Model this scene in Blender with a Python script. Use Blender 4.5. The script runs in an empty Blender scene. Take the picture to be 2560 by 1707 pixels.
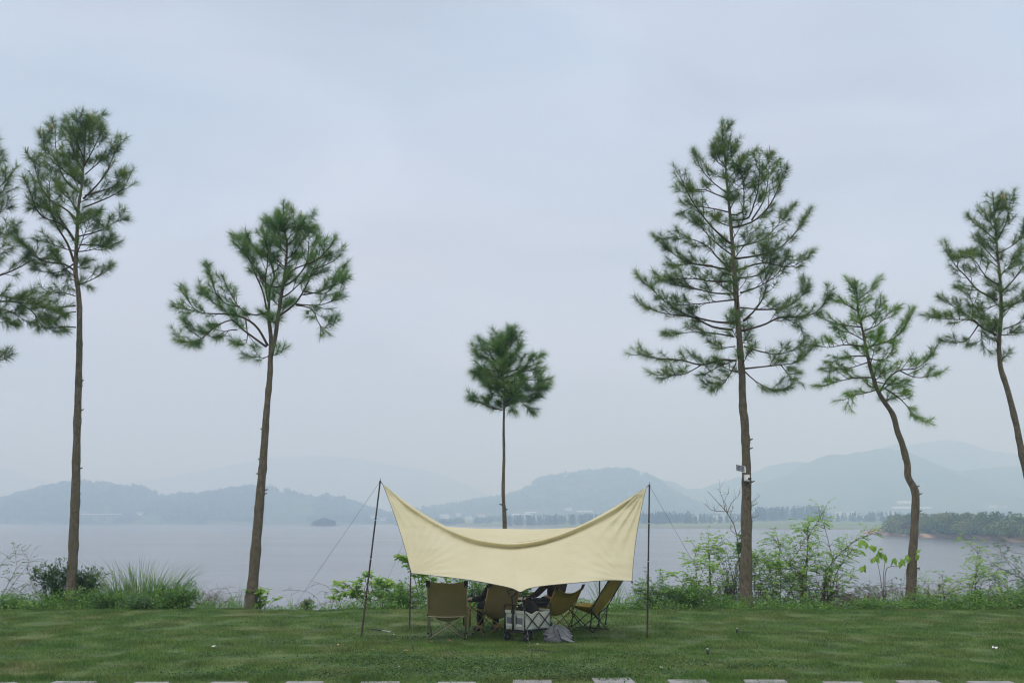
import bpy, bmesh, math, random
import numpy as np
from mathutils import Vector, Matrix, noise as mnoise

random.seed(7)
RNG = np.random.default_rng(11)
SC = bpy.context.scene
COL = SC.collection

# ------------------------------------------------------------------ camera
F_PX, CX, CY = 2489.0, 1280.0, 853.5          # focal length and centre in photograph pixels
CAM_Z = 1.86
PITCH = math.atan((1300 - CY) / F_PX)
cam_d = bpy.data.cameras.new('camera')
cam_d.sensor_width = 36.0
cam_d.lens = 36.0 * F_PX / 2560.0
cam_d.clip_end = 30000
cam = bpy.data.objects.new('camera', cam_d)
COL.objects.link(cam)
cam.location = (0, 0, CAM_Z)
cam.rotation_euler = (math.pi / 2 + PITCH, 0, 0)
SC.camera = cam

# ------------------------------------------------------------------ sky and light
SUN_EL, SUN_AZ = math.radians(58), math.radians(200)   # high, a little behind the camera's left
world = bpy.data.worlds.new('World')
SC.world = world
world.use_nodes = True
wt = world.node_tree
wt.nodes.clear()
def wn(t, **k):
    n = wt.nodes.new(t)
    for a, b in k.items():
        setattr(n, a, b)
    return n
wl = wt.links.new
w_out = wn('ShaderNodeOutputWorld')
w_bg = wn('ShaderNodeBackground')
w_bg.inputs['Strength'].default_value = 0.1
w_sky = wn('ShaderNodeTexSky', sky_type='NISHITA', sun_disc=False)
w_sky.sun_elevation = SUN_EL
w_sky.sun_rotation = SUN_AZ
w_tc = wn('ShaderNodeTexCoord')
w_sep = wn('ShaderNodeSeparateXYZ')
wl(w_tc.outputs['Generated'], w_sep.inputs[0])
# overcast: a cloud deck that brightens towards the zenith
w_ramp = wn('ShaderNodeValToRGB')
e = w_ramp.color_ramp.elements
e[0].position = 0.0;  e[0].color = (0.50, 0.52, 0.62, 1)
e[1].position = 1.0;  e[1].color = (1.22, 1.24, 1.28, 1)
for p, c in ((0.10, (0.54, 0.555, 0.66, 1)), (0.25, (0.545, 0.59, 0.705, 1)), (0.5, (0.465, 0.55, 0.68, 1))):
    k = e.new(p); k.color = c
wl(w_sep.outputs['Z'], w_ramp.inputs[0])
w_map = wn('ShaderNodeMapping')
w_map.inputs['Scale'].default_value = (1.0, 1.0, 2.6)
wl(w_tc.outputs['Generated'], w_map.inputs['Vector'])
w_noise = wn('ShaderNodeTexNoise')
w_noise.inputs['Scale'].default_value = 3.4
w_noise.inputs['Detail'].default_value = 4
w_noise.inputs['Roughness'].default_value = 0.45
w_noise.inputs['Distortion'].default_value = 0.5
wl(w_map.outputs[0], w_noise.inputs['Vector'])
w_cl = wn('ShaderNodeMapRange')
w_cl.inputs['From Min'].default_value = 0.3
w_cl.inputs['From Max'].default_value = 0.7
w_cl.inputs['To Min'].default_value = 0.84
w_cl.inputs['To Max'].default_value = 1.10
wl(w_noise.outputs['Fac'], w_cl.inputs['Value'])
w_mul = wn('ShaderNodeVectorMath', operation='SCALE')
wl(w_ramp.outputs[0], w_mul.inputs[0])
wl(w_cl.outputs[0], w_mul.inputs['Scale'])
w_n2 = wn('ShaderNodeTexNoise')
w_n2.inputs['Scale'].default_value = 2.1
w_n2.inputs['Detail'].default_value = 3
wl(w_map.outputs[0], w_n2.inputs['Vector'])
w_tint = wn('ShaderNodeValToRGB')
w_tint.color_ramp.elements[0].position = 0.36; w_tint.color_ramp.elements[0].color = (0.95, 0.995, 1.03, 1)
w_tint.color_ramp.elements[1].position = 0.64; w_tint.color_ramp.elements[1].color = (1.05, 1.0, 0.985, 1)
wl(w_n2.outputs['Fac'], w_tint.inputs[0])
w_tm = wn('ShaderNodeVectorMath', operation='MULTIPLY')
wl(w_mul.outputs[0], w_tm.inputs[0]); wl(w_tint.outputs[0], w_tm.inputs[1])
w_x10 = wn('ShaderNodeVectorMath', operation='SCALE')
w_x10.inputs['Scale'].default_value = 10.8
wl(w_tm.outputs[0], w_x10.inputs[0])
w_mix = wn('ShaderNodeMix', data_type='RGBA')
w_mix.inputs['Factor'].default_value = 0.93
wl(w_sky.outputs[0], w_mix.inputs['A'])
wl(w_x10.outputs[0], w_mix.inputs['B'])
wl(w_mix.outputs['Result'], w_bg.inputs['Color'])
wl(w_bg.outputs[0], w_out.inputs['Surface'])

sun_d = bpy.data.lights.new('sun', 'SUN')
sun_d.energy = 1.5
sun_d.angle = math.radians(40)
sun_d.color = (1.0, 0.965, 0.91)
sun = bpy.data.objects.new('sun', sun_d)
COL.objects.link(sun)
sdir = Vector((math.sin(SUN_AZ) * math.cos(SUN_EL), math.cos(SUN_AZ) * math.cos(SUN_EL), math.sin(SUN_EL)))
sun.rotation_euler = sdir.to_track_quat('Z', 'Y').to_euler()
sun.location = sdir * 60

SC.view_settings.view_transform = 'Standard'
SC.view_settings.look = 'None'
SC.view_settings.exposure = 0.22
SC.view_settings.gamma = 1.0
SC.view_settings.use_curve_mapping = False
SC.render.engine = 'CYCLES'
SC.cycles.use_denoising = True
SC.cycles.denoising_input_passes = 'RGB_ALBEDO_NORMAL'
SC.cycles.denoising_prefilter = 'ACCURATE'
SC.cycles.filter_width = 1.15
SC.cycles.max_bounces = 8
SC.cycles.volume_bounces = 4
SC.cycles.transparent_max_bounces = 8
SC.cycles.sample_clamp_indirect = 6.0

# ------------------------------------------------------------------ geometry helpers
ST, CT = math.sin(PITCH), math.cos(PITCH)
def ray(px, py):
    u, v = (px - CX) / F_PX, (CY - py) / F_PX
    return Vector((u, CT - v * ST, ST + v * CT))
def at(px, py, Y):
    """the point of the place that stands at distance Y in the direction of that pixel"""
    d = ray(px, py)
    return Vector((0, 0, CAM_Z)) + d * (Y / d.y)
def gnd(px, py, z=0.0):
    d = ray(px, py)
    return Vector((0, 0, CAM_Z)) + d * ((z - CAM_Z) / d.z)
def pxm(Y):                                     # photograph pixels in a metre at that distance
    return F_PX / (Y / 1.03)

LAKE_Z = -3.14
def lawn_h(x, y):
    n = mnoise.noise(Vector((x * 0.16, y * 0.2, 3.1))) * 0.05 + mnoise.noise(Vector((x * 0.6, y * 0.6, 7.7))) * 0.015
    edge = 22.3 + 0.35 * math.sin(x * 0.55 + 1.0) + 0.2 * math.sin(x * 1.7)
    d = y - edge
    if d <= -0.6:
        return n
    t = d + 0.6
    return n - min(4.6, 0.10 * t * t if t < 2.5 else 0.625 + (t - 2.5) * 0.6)

def sset(o, label=None, cat=None, group=None, kind=None):
    if label: o['label'] = label
    if cat: o['category'] = cat
    if group: o['group'] = group
    if kind: o['kind'] = kind
    return o
def thing(name, label, cat, loc=(0, 0, 0), rz=0.0, group=None):
    o = bpy.data.objects.new(name, None)
    o.empty_display_size = 0.1
    COL.objects.link(o)
    o.location = loc
    o.rotation_euler = (0, 0, rz)
    return sset(o, label, cat, group)
def link(name, me, mat, parent=None, loc=None):
    o = bpy.data.objects.new(name, me)
    COL.objects.link(o)
    if mat is not None and len(me.materials) == 0:
        me.materials.append(mat)
    if parent is not None:
        o.parent = parent
    if loc is not None:
        o.location = loc
    return o
def mesh_from(name, verts, faces, smooth=False):
    me = bpy.data.meshes.new(name)
    me.from_pydata([tuple(v) for v in verts], [], faces)
    if smooth:
        me.polygons.foreach_set('use_smooth', [True] * len(me.polygons))
    me.update()
    return me
def mesh_poly_np(name, V, k, smooth=False):
    """V: (n*k,3) array, every k verts one polygon"""
    me = bpy.data.meshes.new(name)
    V = np.ascontiguousarray(V, dtype=np.float32)
    nv = len(V)
    nf = nv // k
    me.vertices.add(nv)
    me.vertices.foreach_set('co', V.ravel())
    me.loops.add(nv)
    me.loops.foreach_set('vertex_index', np.arange(nv, dtype=np.int32))
    me.polygons.add(nf)
    me.polygons.foreach_set('loop_start', np.arange(0, nv, k, dtype=np.int32))
    me.polygons.foreach_set('loop_total', np.full(nf, k, dtype=np.int32))
    if smooth:
        me.polygons.foreach_set('use_smooth', np.ones(nf, dtype=bool))
    me.update(calc_edges=True)
    return me

class MB:
    """collects shapes for ONE mesh"""
    def __init__(self):
        self.v, self.f = [], []
    def add(self, verts, faces):
        b = len(self.v)
        self.v += [Vector(p) for p in verts]
        self.f += [tuple(b + i for i in fc) for fc in faces]
    def box(self, c, s, rot=None):
        c = Vector(c); hx, hy, hz = s[0] / 2, s[1] / 2, s[2] / 2
        vs = [Vector((x, y, z)) for x in (-hx, hx) for y in (-hy, hy) for z in (-hz, hz)]
        if rot is not None:
            vs = [rot @ p for p in vs]
        self.add([c + p for p in vs], [(0, 1, 3, 2), (4, 6, 7, 5), (0, 4, 5, 1), (2, 3, 7, 6), (0, 2, 6, 4), (1, 5, 7, 3)])
        return self
    def tube(self, pts, rad, n=8, cap=True, wob=0.0, seed=0, squash=1.0):
        pts = [Vector(p) for p in pts]
        m = len(pts)
        if not hasattr(rad, '__len__'):
            rad = [rad] * m
        tan = []
        for i in range(m):
            a = pts[max(i - 1, 0)]; b = pts[min(i + 1, m - 1)]
            t = (b - a)
            tan.append(t.normalized() if t.length > 1e-9 else Vector((0, 0, 1)))
        ref = Vector((1, 0, 0)) if abs(tan[0].x) < 0.8 else Vector((0, 1, 0))
        nrm = (ref - tan[0] * ref.dot(tan[0])).normalized()
        base = len(self.v)
        for i in range(m):
            nrm = (nrm - tan[i] * nrm.dot(tan[i])).normalized()
            bn = tan[i].cross(nrm)
            for k in range(n):
                a = 2 * math.pi * k / n
                r = rad[i]
                if wob:
                    r *= 1 + wob * mnoise.noise(Vector((math.cos(a) * 1.6, math.sin(a) * 1.6, i * 0.35 + seed * 13.7)))
                self.v.append(pts[i] + (nrm * math.cos(a) + bn * math.sin(a) * squash) * r)
        for i in range(m - 1):
            for k in range(n):
                a0 = base + i * n + k; a1 = base + i * n + (k + 1) % n
                self.f.append((a0, a1, a1 + n, a0 + n))
        if cap:
            self.f.append(tuple(base + k for k in range(n))[::-1])
            self.f.append(tuple(base + (m - 1) * n + k for k in range(n)))
        return self
    def lathe(self, prof, c=(0, 0, 0), n=20, axis='z'):
        base = len(self.v); c = Vector(c)
        for r, h in prof:
            for k in range(n):
                a = 2 * math.pi * k / n
                p = Vector((r * math.cos(a), r * math.sin(a), h))
                if axis == 'x': p = Vector((p.z, p.x, p.y))
                if axis == 'y': p = Vector((p.x, p.z, p.y))
                self.v.append(c + p)
        for i in range(len(prof) - 1):
            for k in range(n):
                a0 = base + i * n + k; a1 = base + i * n + (k + 1) % n
                self.f.append((a0, a1, a1 + n, a0 + n))
        return self
    def grid(self, fn, nu, nv):
        base = len(self.v)
        for j in range(nv + 1):
            for i in range(nu + 1):
                self.v.append(Vector(fn(i / nu, j / nv)))
        for j in range(nv):
            for i in range(nu):
                a = base + j * (nu + 1) + i
                self.f.append((a, a + 1, a + nu + 2, a + nu + 1))
        return self
    def build(self, name, mat, parent=None, smooth=False, origin=None, loc=None, bevel=0.0):
        o3 = Vector(origin) if origin is not None else Vector((0, 0, 0))
        me = mesh_from(name, [p - o3 for p in self.v], self.f, smooth)
        o = link(name, me, mat, parent, loc)
        if bevel:
            b = o.modifiers.new('bevel', 'BEVEL'); b.width = bevel; b.segments = 2; b.limit_method = 'ANGLE'
        return o

def interp(pts, n):
    """resample a polyline (list of tuples) smoothly (Catmull-Rom) to n points"""
    P = [np.array(p, float) for p in pts]
    if len(P) == 2:
        return [P[0] + (P[1] - P[0]) * t for t in np.linspace(0, 1, n)]
    d = [0]
    for a, b in zip(P, P[1:]):
        d.append(d[-1] + np.linalg.norm(b - a) + 1e-9)
    out = []
    for s in np.linspace(0, d[-1], n):
        i = min(max(np.searchsorted(d, s) - 1, 0), len(P) - 2)
        t = (s - d[i]) / (d[i + 1] - d[i])
        p0 = P[max(i - 1, 0)]; p1 = P[i]; p2 = P[i + 1]; p3 = P[min(i + 2, len(P) - 1)]
        out.append(0.5 * ((2 * p1) + (-p0 + p2) * t + (2 * p0 - 5 * p1 + 4 * p2 - p3) * t * t + (-p0 + 3 * p1 - 3 * p2 + p3) * t ** 3))
    return out

# ------------------------------------------------------------------ materials
def new_mat(name):
    m = bpy.data.materials.new(name)
    m.use_nodes = True
    nt = m.node_tree
    return m, nt, nt.nodes['Principled BSDF'], nt.nodes['Material Output']
def nd(nt, t, **k):
    n = nt.nodes.new(t)
    for a, b in k.items():
        setattr(n, a, b)
    return n
def noise_col(nt, cols, scale, detail=4, rough=0.55, coord='Object', stretch=None, lo=0.3, hi=0.7, dist=0.0):
    """colour from a noise through a ramp of colours"""
    if coord == 'World':
        src = nd(nt, 'ShaderNodeNewGeometry').outputs['Position']
    else:
        src = nd(nt, 'ShaderNodeTexCoord').outputs[coord]
    if stretch:
        mp = nd(nt, 'ShaderNodeMapping'); mp.inputs['Scale'].default_value = stretch
        nt.links.new(src, mp.inputs['Vector']); src = mp.outputs[0]
    n = nd(nt, 'ShaderNodeTexNoise')
    n.inputs['Scale'].default_value = scale; n.inputs['Detail'].default_value = detail
    n.inputs['Roughness'].default_value = rough; n.inputs['Distortion'].default_value = dist
    nt.links.new(src, n.inputs['Vector'])
    r = nd(nt, 'ShaderNodeValToRGB')
    e = r.color_ramp.elements
    k = len(cols)
    e[0].position = lo; e[0].color = (*cols[0], 1)
    e[1].position = hi; e[1].color = (*cols[-1], 1)
    for i in range(1, k - 1):
        q = e.new(lo + (hi - lo) * i / (k - 1)); q.color = (*cols[i], 1)
    nt.links.new(n.outputs['Fac'], r.inputs[0])
    return r.outputs[0], n.outputs['Fac']
def bump(nt, bs, fac, strength=0.4, dist=0.01):
    b = nd(nt, 'ShaderNodeBump')
    b.inputs['Strength'].default_value = strength; b.inputs['Distance'].default_value = dist
    nt.links.new(fac, b.inputs['Height'])
    nt.links.new(b.outputs[0], bs.inputs['Normal'])
def mat_noise(name, cols, scale=5, rough=0.7, metal=0.0, bmp=0.0, bdist=0.005, coord='Object', stretch=None, transl=0.0, spec=None, detail=4, lo=0.3, hi=0.7):
    m, nt, bs, out = new_mat(name)
    c, f = noise_col(nt, cols, scale, detail=detail, coord=coord, stretch=stretch, lo=lo, hi=hi)
    nt.links.new(c, bs.inputs['Base Color'])
    bs.inputs['Roughness'].default_value = rough
    bs.inputs['Metallic'].default_value = metal
    if spec is not None:
        bs.inputs['Specular IOR Level'].default_value = spec
    if bmp:
        bump(nt, bs, f, bmp, bdist)
    if transl:
        t = nd(nt, 'ShaderNodeBsdfTranslucent')
        nt.links.new(c, t.inputs['Color'])
        mx = nd(nt, 'ShaderNodeMixShader'); mx.inputs[0].default_value = transl
        nt.links.new(bs.outputs[0], mx.inputs[1]); nt.links.new(t.outputs[0], mx.inputs[2])
        nt.links.new(mx.outputs[0], out.inputs['Surface'])
    return m
def mix_col(nt, a, b, fac):
    mx = nd(nt, 'ShaderNodeMix', data_type='RGBA')
    if hasattr(fac, 'links'):
        nt.links.new(fac, mx.inputs['Factor'])
    else:
        mx.inputs['Factor'].default_value = fac
    for s, i in ((a, 'A'), (b, 'B')):
        if hasattr(s, 'links'):
            nt.links.new(s, mx.inputs[i])
        else:
            mx.inputs[i].default_value = (*s, 1)
    return mx.outputs['Result']

M = {}
def make_materials():
    # turf: greens with straw patches
    for nm, tr in (('soil_turf', 0.0), ('blade', 0.3)):
        m, nt, bs, out = new_mat(nm)
        g, f1 = noise_col(nt, [(0.050, 0.120, 0.025), (0.095, 0.195, 0.040), (0.155, 0.255, 0.058)], 2.2, coord='World', stretch=(0.9, 0.9, 1), detail=6)
        s, f2 = noise_col(nt, [(0, 0, 0), (0.08, 0.08, 0.08), (0.28, 0.28, 0.28), (0.6, 0.6, 0.6)], 0.8, coord='World', stretch=(0.85, 0.8, 1), detail=7, rough=0.68, lo=0.40, hi=0.72)
        col = mix_col(nt, g, (0.27, 0.22, 0.095), s)
        if nm == 'soil_turf':
            col = mix_col(nt, col, (0.05, 0.05, 0.022), 0.45)
        nt.links.new(col, bs.inputs['Base Color'])
        bs.inputs['Roughness'].default_value = 0.75
        bs.inputs['Specular IOR Level'].default_value = 0.25
        if tr:
            t = nd(nt, 'ShaderNodeBsdfTranslucent'); nt.links.new(col, t.inputs['Color'])
            mx = nd(nt, 'ShaderNodeMixShader'); mx.inputs[0].default_value = tr
            nt.links.new(bs.outputs[0], mx.inputs[1]); nt.links.new(t.outputs[0], mx.inputs[2])
            nt.links.new(mx.outputs[0], out.inputs['Surface'])
        else:
            bump(nt, bs, f1, 0.5, 0.02)
        M[nm] = m
    # lake
    m, nt, bs, out = new_mat('lake_water')
    bs.inputs['Base Color'].default_value = (0.11, 0.115, 0.135, 1)
    bs.inputs['Roughness'].default_value = 0.16
    bs.inputs['IOR'].default_value = 1.333
    c, f = noise_col(nt, [(0, 0, 0), (1, 1, 1)], 0.9, coord='World', stretch=(0.55, 1.0, 1), detail=3)
    bump(nt, bs, f, 0.35, 0.12)
    c2, f2 = noise_col(nt, [(0.15, 0.15, 0.15), (0.17, 0.17, 0.17), (0.19, 0.19, 0.19)], 0.02, coord='World', stretch=(0.5, 1.6, 1), detail=6, rough=0.6)
    nt.links.new(c2, bs.inputs['Roughness'])
    M['lake_water'] = m
    # bark
    m, nt, bs, out = new_mat('bark')
    c, f = noise_col(nt, [(0.14, 0.108, 0.075), (0.29, 0.235, 0.165), (0.42, 0.35, 0.255)], 9, coord='Object', stretch=(2.2, 2.2, 0.8), detail=6, rough=0.65)
    c2, f2 = noise_col(nt, [(0, 0, 0), (0.6, 0.6, 0.6)], 2.5, coord='Object', detail=3, lo=0.45, hi=0.7)
    col = mix_col(nt, c, (0.22, 0.21, 0.09), c2)
    v = nd(nt, 'ShaderNodeTexVoronoi'); v.feature = 'DISTANCE_TO_EDGE'
    tc = nd(nt, 'ShaderNodeTexCoord'); mp = nd(nt, 'ShaderNodeMapping'); mp.inputs['Scale'].default_value = (17, 17, 6)
    nt.links.new(tc.outputs['Object'], mp.inputs['Vector']); nt.links.new(mp.outputs[0], v.inputs['Vector'])
    mr = nd(nt, 'ShaderNodeMapRange'); mr.inputs['From Max'].default_value = 0.16
    nt.links.new(v.outputs['Distance'], mr.inputs['Value'])
    col = mix_col(nt, (0.04, 0.03, 0.022), col, mr.outputs[0])
    nt.links.new(col, bs.inputs['Base Color'])
    bs.inputs['Roughness'].default_value = 0.9
    bump(nt, bs, mr.outputs[0], 1.0, 0.02)
    M['bark'] = m
    M['limb_bark'] = mat_noise('limb_bark', [(0.05, 0.034, 0.024), (0.105, 0.068, 0.045)], 14, 0.9)
    M['needle'] = mat_noise('needle', [(0.065, 0.135, 0.028), (0.135, 0.230, 0.046), (0.24, 0.33, 0.075)], 2.2, 0.5, coord='World', transl=0.45, detail=5)
    M['needle_b'] = mat_noise('needle_b', [(0.070, 0.165, 0.042), (0.145, 0.280, 0.066), (0.26, 0.38, 0.10)], 2.2, 0.5, coord='World', transl=0.45, detail=5)
    M['needle_light'] = mat_noise('needle_light', [(0.085, 0.20, 0.018), (0.17, 0.33, 0.034), (0.29, 0.44, 0.06)], 2.0, 0.5, coord='World', transl=0.38, detail=5)
    M['candle'] = mat_noise('candle', [(0.32, 0.22, 0.12), (0.42, 0.33, 0.20)], 20, 0.7)
    M['cone'] = mat_noise('cone', [(0.05, 0.03, 0.02), (0.09, 0.06, 0.04)], 30, 0.9)
    M['leaf_bright'] = mat_noise('leaf_bright', [(0.18, 0.34, 0.045), (0.31, 0.52, 0.08), (0.48, 0.64, 0.15)], 5, 0.5, coord='World', transl=0.48, detail=3)
    M['leaf_mid'] = mat_noise('leaf_mid', [(0.07, 0.175, 0.028), (0.14, 0.30, 0.048), (0.24, 0.40, 0.08)], 5, 0.5, coord='World', transl=0.35, detail=3)
    M['leaf_dark'] = mat_noise('leaf_dark', [(0.03, 0.08, 0.018), (0.06, 0.14, 0.03), (0.11, 0.20, 0.045)], 6, 0.5, coord='World', transl=0.3, detail=3)
    M['leaf_olive'] = mat_noise('leaf_olive', [(0.07, 0.12, 0.03), (0.15, 0.22, 0.06), (0.24, 0.27, 0.10)], 5, 0.5, coord='World', transl=0.35, detail=3)
    M['leaf_pale'] = mat_noise('leaf_pale', [(0.09, 0.19, 0.07), (0.17, 0.30, 0.11)], 4, 0.5, coord='World', transl=0.35)
    M['reed'] = mat_noise('reed', [(0.09, 0.19, 0.05), (0.17, 0.30, 0.085), (0.30, 0.38, 0.15)], 4, 0.5, coord='World', transl=0.3)
    M['dry_leaf'] = mat_noise('dry_leaf', [(0.10, 0.055, 0.03), (0.22, 0.14, 0.075)], 6, 0.85, coord='World', transl=0.15)
    M['twig'] = mat_noise('twig', [(0.09, 0.062, 0.042), (0.19, 0.135, 0.09)], 8, 0.85)
    M['twig_grey'] = mat_noise('twig_grey', [(0.15, 0.12, 0.10), (0.25, 0.21, 0.17)], 8, 0.85)
    M['stem_green'] = mat_noise('stem_green', [(0.06, 0.09, 0.03), (0.12, 0.14, 0.055)], 8, 0.8)
    # land
    M['hill_forest'] = mat_noise('hill_forest', [(0.025, 0.05, 0.022), (0.05, 0.085, 0.03), (0.09, 0.12, 0.045), (0.13, 0.13, 0.07)], 0.011, 0.95, coord='World', detail=9, spec=0.05, lo=0.32, hi=0.72)
    M['forest_leaf'] = mat_noise('forest_leaf', [(0.03, 0.07, 0.025), (0.07, 0.13, 0.035), (0.15, 0.19, 0.055)], 0.03, 0.9, coord='World', transl=0.15, detail=5, spec=0.1)
    M['wood_leaf'] = mat_noise('wood_leaf', [(0.016, 0.036, 0.022), (0.03, 0.06, 0.03), (0.05, 0.085, 0.038)], 0.05, 0.9, coord='World', transl=0.15, detail=4, spec=0.1)
    M['scrub_leaf'] = mat_noise('scrub_leaf', [(0.08, 0.12, 0.04), (0.15, 0.20, 0.065), (0.27, 0.30, 0.12)], 0.11, 0.9, coord='World', transl=0.15, detail=4, spec=0.1)
    M['scrub_red'] = mat_noise('scrub_red', [(0.10, 0.035, 0.025), (0.17, 0.07, 0.04)], 0.3, 0.9, coord='World', spec=0.1)
    M['shore'] = mat_noise('shore', [(0.10, 0.16, 0.07), (0.15, 0.21, 0.09), (0.24, 0.22, 0.13)], 0.012, 0.95, coord='World', stretch=(0.4, 1.6, 1), detail=6, spec=0.05)
    M['mud'] = mat_noise('mud', [(0.16, 0.13, 0.095), (0.23, 0.18, 0.13)], 0.05, 0.9, coord='World', spec=0.1)
    M['sand'] = mat_noise('sand', [(0.33, 0.22, 0.13), (0.46, 0.33, 0.21)], 0.25, 0.95, coord='World', detail=6, spec=0.1)
    M['bank'] = mat_noise('bank', [(0.05, 0.05, 0.02), (0.07, 0.09, 0.03)], 1.2, 0.95, coord='World')
    M['white_wall'] = mat_noise('white_wall', [(0.62, 0.62, 0.60), (0.75, 0.75, 0.73)], 0.2, 0.8)
    M['grey_roof'] = mat_noise('grey_roof', [(0.30, 0.31, 0.33), (0.40, 0.41, 0.43)], 0.2, 0.7)
    M['white_roof'] = mat_noise('white_roof', [(0.66, 0.70, 0.74), (0.78, 0.80, 0.82)], 0.2, 0.5)
    M['rust_roof'] = mat_noise('rust_roof', [(0.30, 0.15, 0.10), (0.38, 0.20, 0.14)], 0.3, 0.8)
    M['dark_glass'] = mat_noise('dark_glass', [(0.05, 0.06, 0.07), (0.08, 0.09, 0.10)], 0.5, 0.2)
    M['dark_tile'] = mat_noise('dark_tile', [(0.03, 0.03, 0.035), (0.055, 0.055, 0.06)], 1, 0.8)
    # camp
    m, nt, bs, out = new_mat('tarp_cloth')
    c, f = noise_col(nt, [(0.74, 0.685, 0.46), (0.79, 0.74, 0.525)], 1.6, detail=5)
    nt.links.new(c, bs.inputs['Base Color']); bs.inputs['Roughness'].default_value = 0.85
    bs.inputs['Specular IOR Level'].default_value = 0.2
    c3, f3 = noise_col(nt, [(0, 0, 0), (1, 1, 1)], 2.6, stretch=(0.5, 1, 2.2), detail=4, rough=0.5, dist=1.2)
    bump(nt, bs, f3, 0.55, 0.035)
    t = nd(nt, 'ShaderNodeBsdfTranslucent'); nt.links.new(mix_col(nt, c, (0.80, 0.66, 0.30), 0.5), t.inputs['Color'])
    mx = nd(nt, 'ShaderNodeMixShader'); mx.inputs[0].default_value = 0.30
    nt.links.new(bs.outputs[0], mx.inputs[1]); nt.links.new(t.outputs[0], mx.inputs[2])
    nt.links.new(mx.outputs[0], out.inputs['Surface'])
    M['tarp_cloth'] = m
    M['hem'] = mat_noise('hem', [(0.10, 0.10, 0.11), (0.16, 0.155, 0.15)], 30, 0.8)
    M['pole'] = mat_noise('pole', [(0.022, 0.015, 0.013), (0.040, 0.028, 0.023)], 6, 0.6, spec=0.3)
    M['cord'] = mat_noise('cord', [(0.16, 0.16, 0.16), (0.24, 0.23, 0.22)], 40, 0.8)
    M['khaki'] = mat_noise('khaki', [(0.25, 0.195, 0.088), (0.32, 0.25, 0.12)], 3, 0.85, bmp=0.3, bdist=0.02, transl=0.12)
    M['khaki_dark'] = mat_noise('khaki_dark', [(0.115, 0.085, 0.05), (0.15, 0.11, 0.065)], 3, 0.85, transl=0.05)
    M['khaki_light'] = mat_noise('khaki_light', [(0.58, 0.49, 0.36), (0.66, 0.57, 0.43)], 5, 0.85)
    M['mustard'] = mat_noise('mustard', [(0.29, 0.215, 0.038), (0.39, 0.30, 0.06)], 3, 0.85, bmp=0.35, bdist=0.03, transl=0.28)
    M['brown_pad'] = mat_noise('brown_pad', [(0.025, 0.016, 0.012), (0.04, 0.027, 0.02)], 9, 0.7)
    M['tan_metal'] = mat_noise('tan_metal', [(0.30, 0.245, 0.15), (0.36, 0.30, 0.19)], 5, 0.45, metal=0.2)
    M['gold_metal'] = mat_noise('gold_metal', [(0.30, 0.19, 0.06), (0.36, 0.24, 0.085)], 5, 0.4, metal=0.3)
    M['dark_metal'] = mat_noise('dark_metal', [(0.022, 0.020, 0.019), (0.04, 0.036, 0.033)], 5, 0.45, metal=0.2)
    M['black_plastic'] = mat_noise('black_plastic', [(0.014, 0.014, 0.014), (0.025, 0.025, 0.025)], 9, 0.5)
    M['steel'] = mat_noise('steel', [(0.45, 0.45, 0.46), (0.55, 0.55, 0.55)], 9, 0.35, metal=0.8)
    M['canvas_white'] = mat_noise('canvas_white', [(0.68, 0.69, 0.63), (0.78, 0.79, 0.74)], 4, 0.9, bmp=0.3, bdist=0.02)
    M['grey_cloth'] = mat_noise('grey_cloth', [(0.15, 0.16, 0.185), (0.23, 0.24, 0.265)], 6, 0.8, bmp=0.3, bdist=0.02)
    M['black_cloth'] = mat_noise('black_cloth', [(0.012, 0.012, 0.014), (0.026, 0.024, 0.026)], 7, 0.9, bmp=0.3)
    M['brown_cloth'] = mat_noise('brown_cloth', [(0.035, 0.022, 0.018), (0.06, 0.04, 0.03)], 7, 0.9, bmp=0.3)
    M['rose_cloth'] = mat_noise('rose_cloth', [(0.36, 0.20, 0.14), (0.43, 0.26, 0.18)], 7, 0.9)
    M['skin'] = mat_noise('skin', [(0.42, 0.26, 0.18), (0.50, 0.32, 0.22)], 20, 0.55)
    M['hair'] = mat_noise('hair', [(0.012, 0.009, 0.008), (0.03, 0.02, 0.016)], 30, 0.5, stretch=(4, 4, 0.3))
    M['table_top'] = mat_noise('table_top', [(0.16, 0.11, 0.06), (0.22, 0.155, 0.09)], 6, 0.6, stretch=(1, 6, 1))
    M['concrete'] = mat_noise('concrete', [(0.20, 0.20, 0.205), (0.27, 0.27, 0.275), (0.33, 0.33, 0.33)], 9, 0.85, bmp=0.25, detail=7, coord='World')
    M['solar_cell'] = mat_noise('solar_cell', [(0.04, 0.055, 0.085), (0.07, 0.085, 0.115)], 10, 0.3)
    M['white_plastic'] = mat_noise('white_plastic', [(0.68, 0.68, 0.68), (0.76, 0.76, 0.75)], 8, 0.45)
    M['paper'] = mat_noise('paper', [(0.70, 0.70, 0.72), (0.80, 0.80, 0.80)], 20, 0.8)
    M['orange_petal'] = mat_noise('orange_petal', [(0.40, 0.13, 0.05), (0.52, 0.20, 0.08)], 20, 0.8)
    M['tan_leaf'] = mat_noise('tan_leaf', [(0.42, 0.27, 0.14), (0.50, 0.35, 0.20)], 20, 0.8)
make_materials()
# ================================================================== the setting
def sheet(name, fn, nu, nv, mat, kind='structure', smooth=True):
    o = MB().grid(fn, nu, nv).build(name, mat, smooth=smooth)
    return sset(o, kind=kind)

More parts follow.
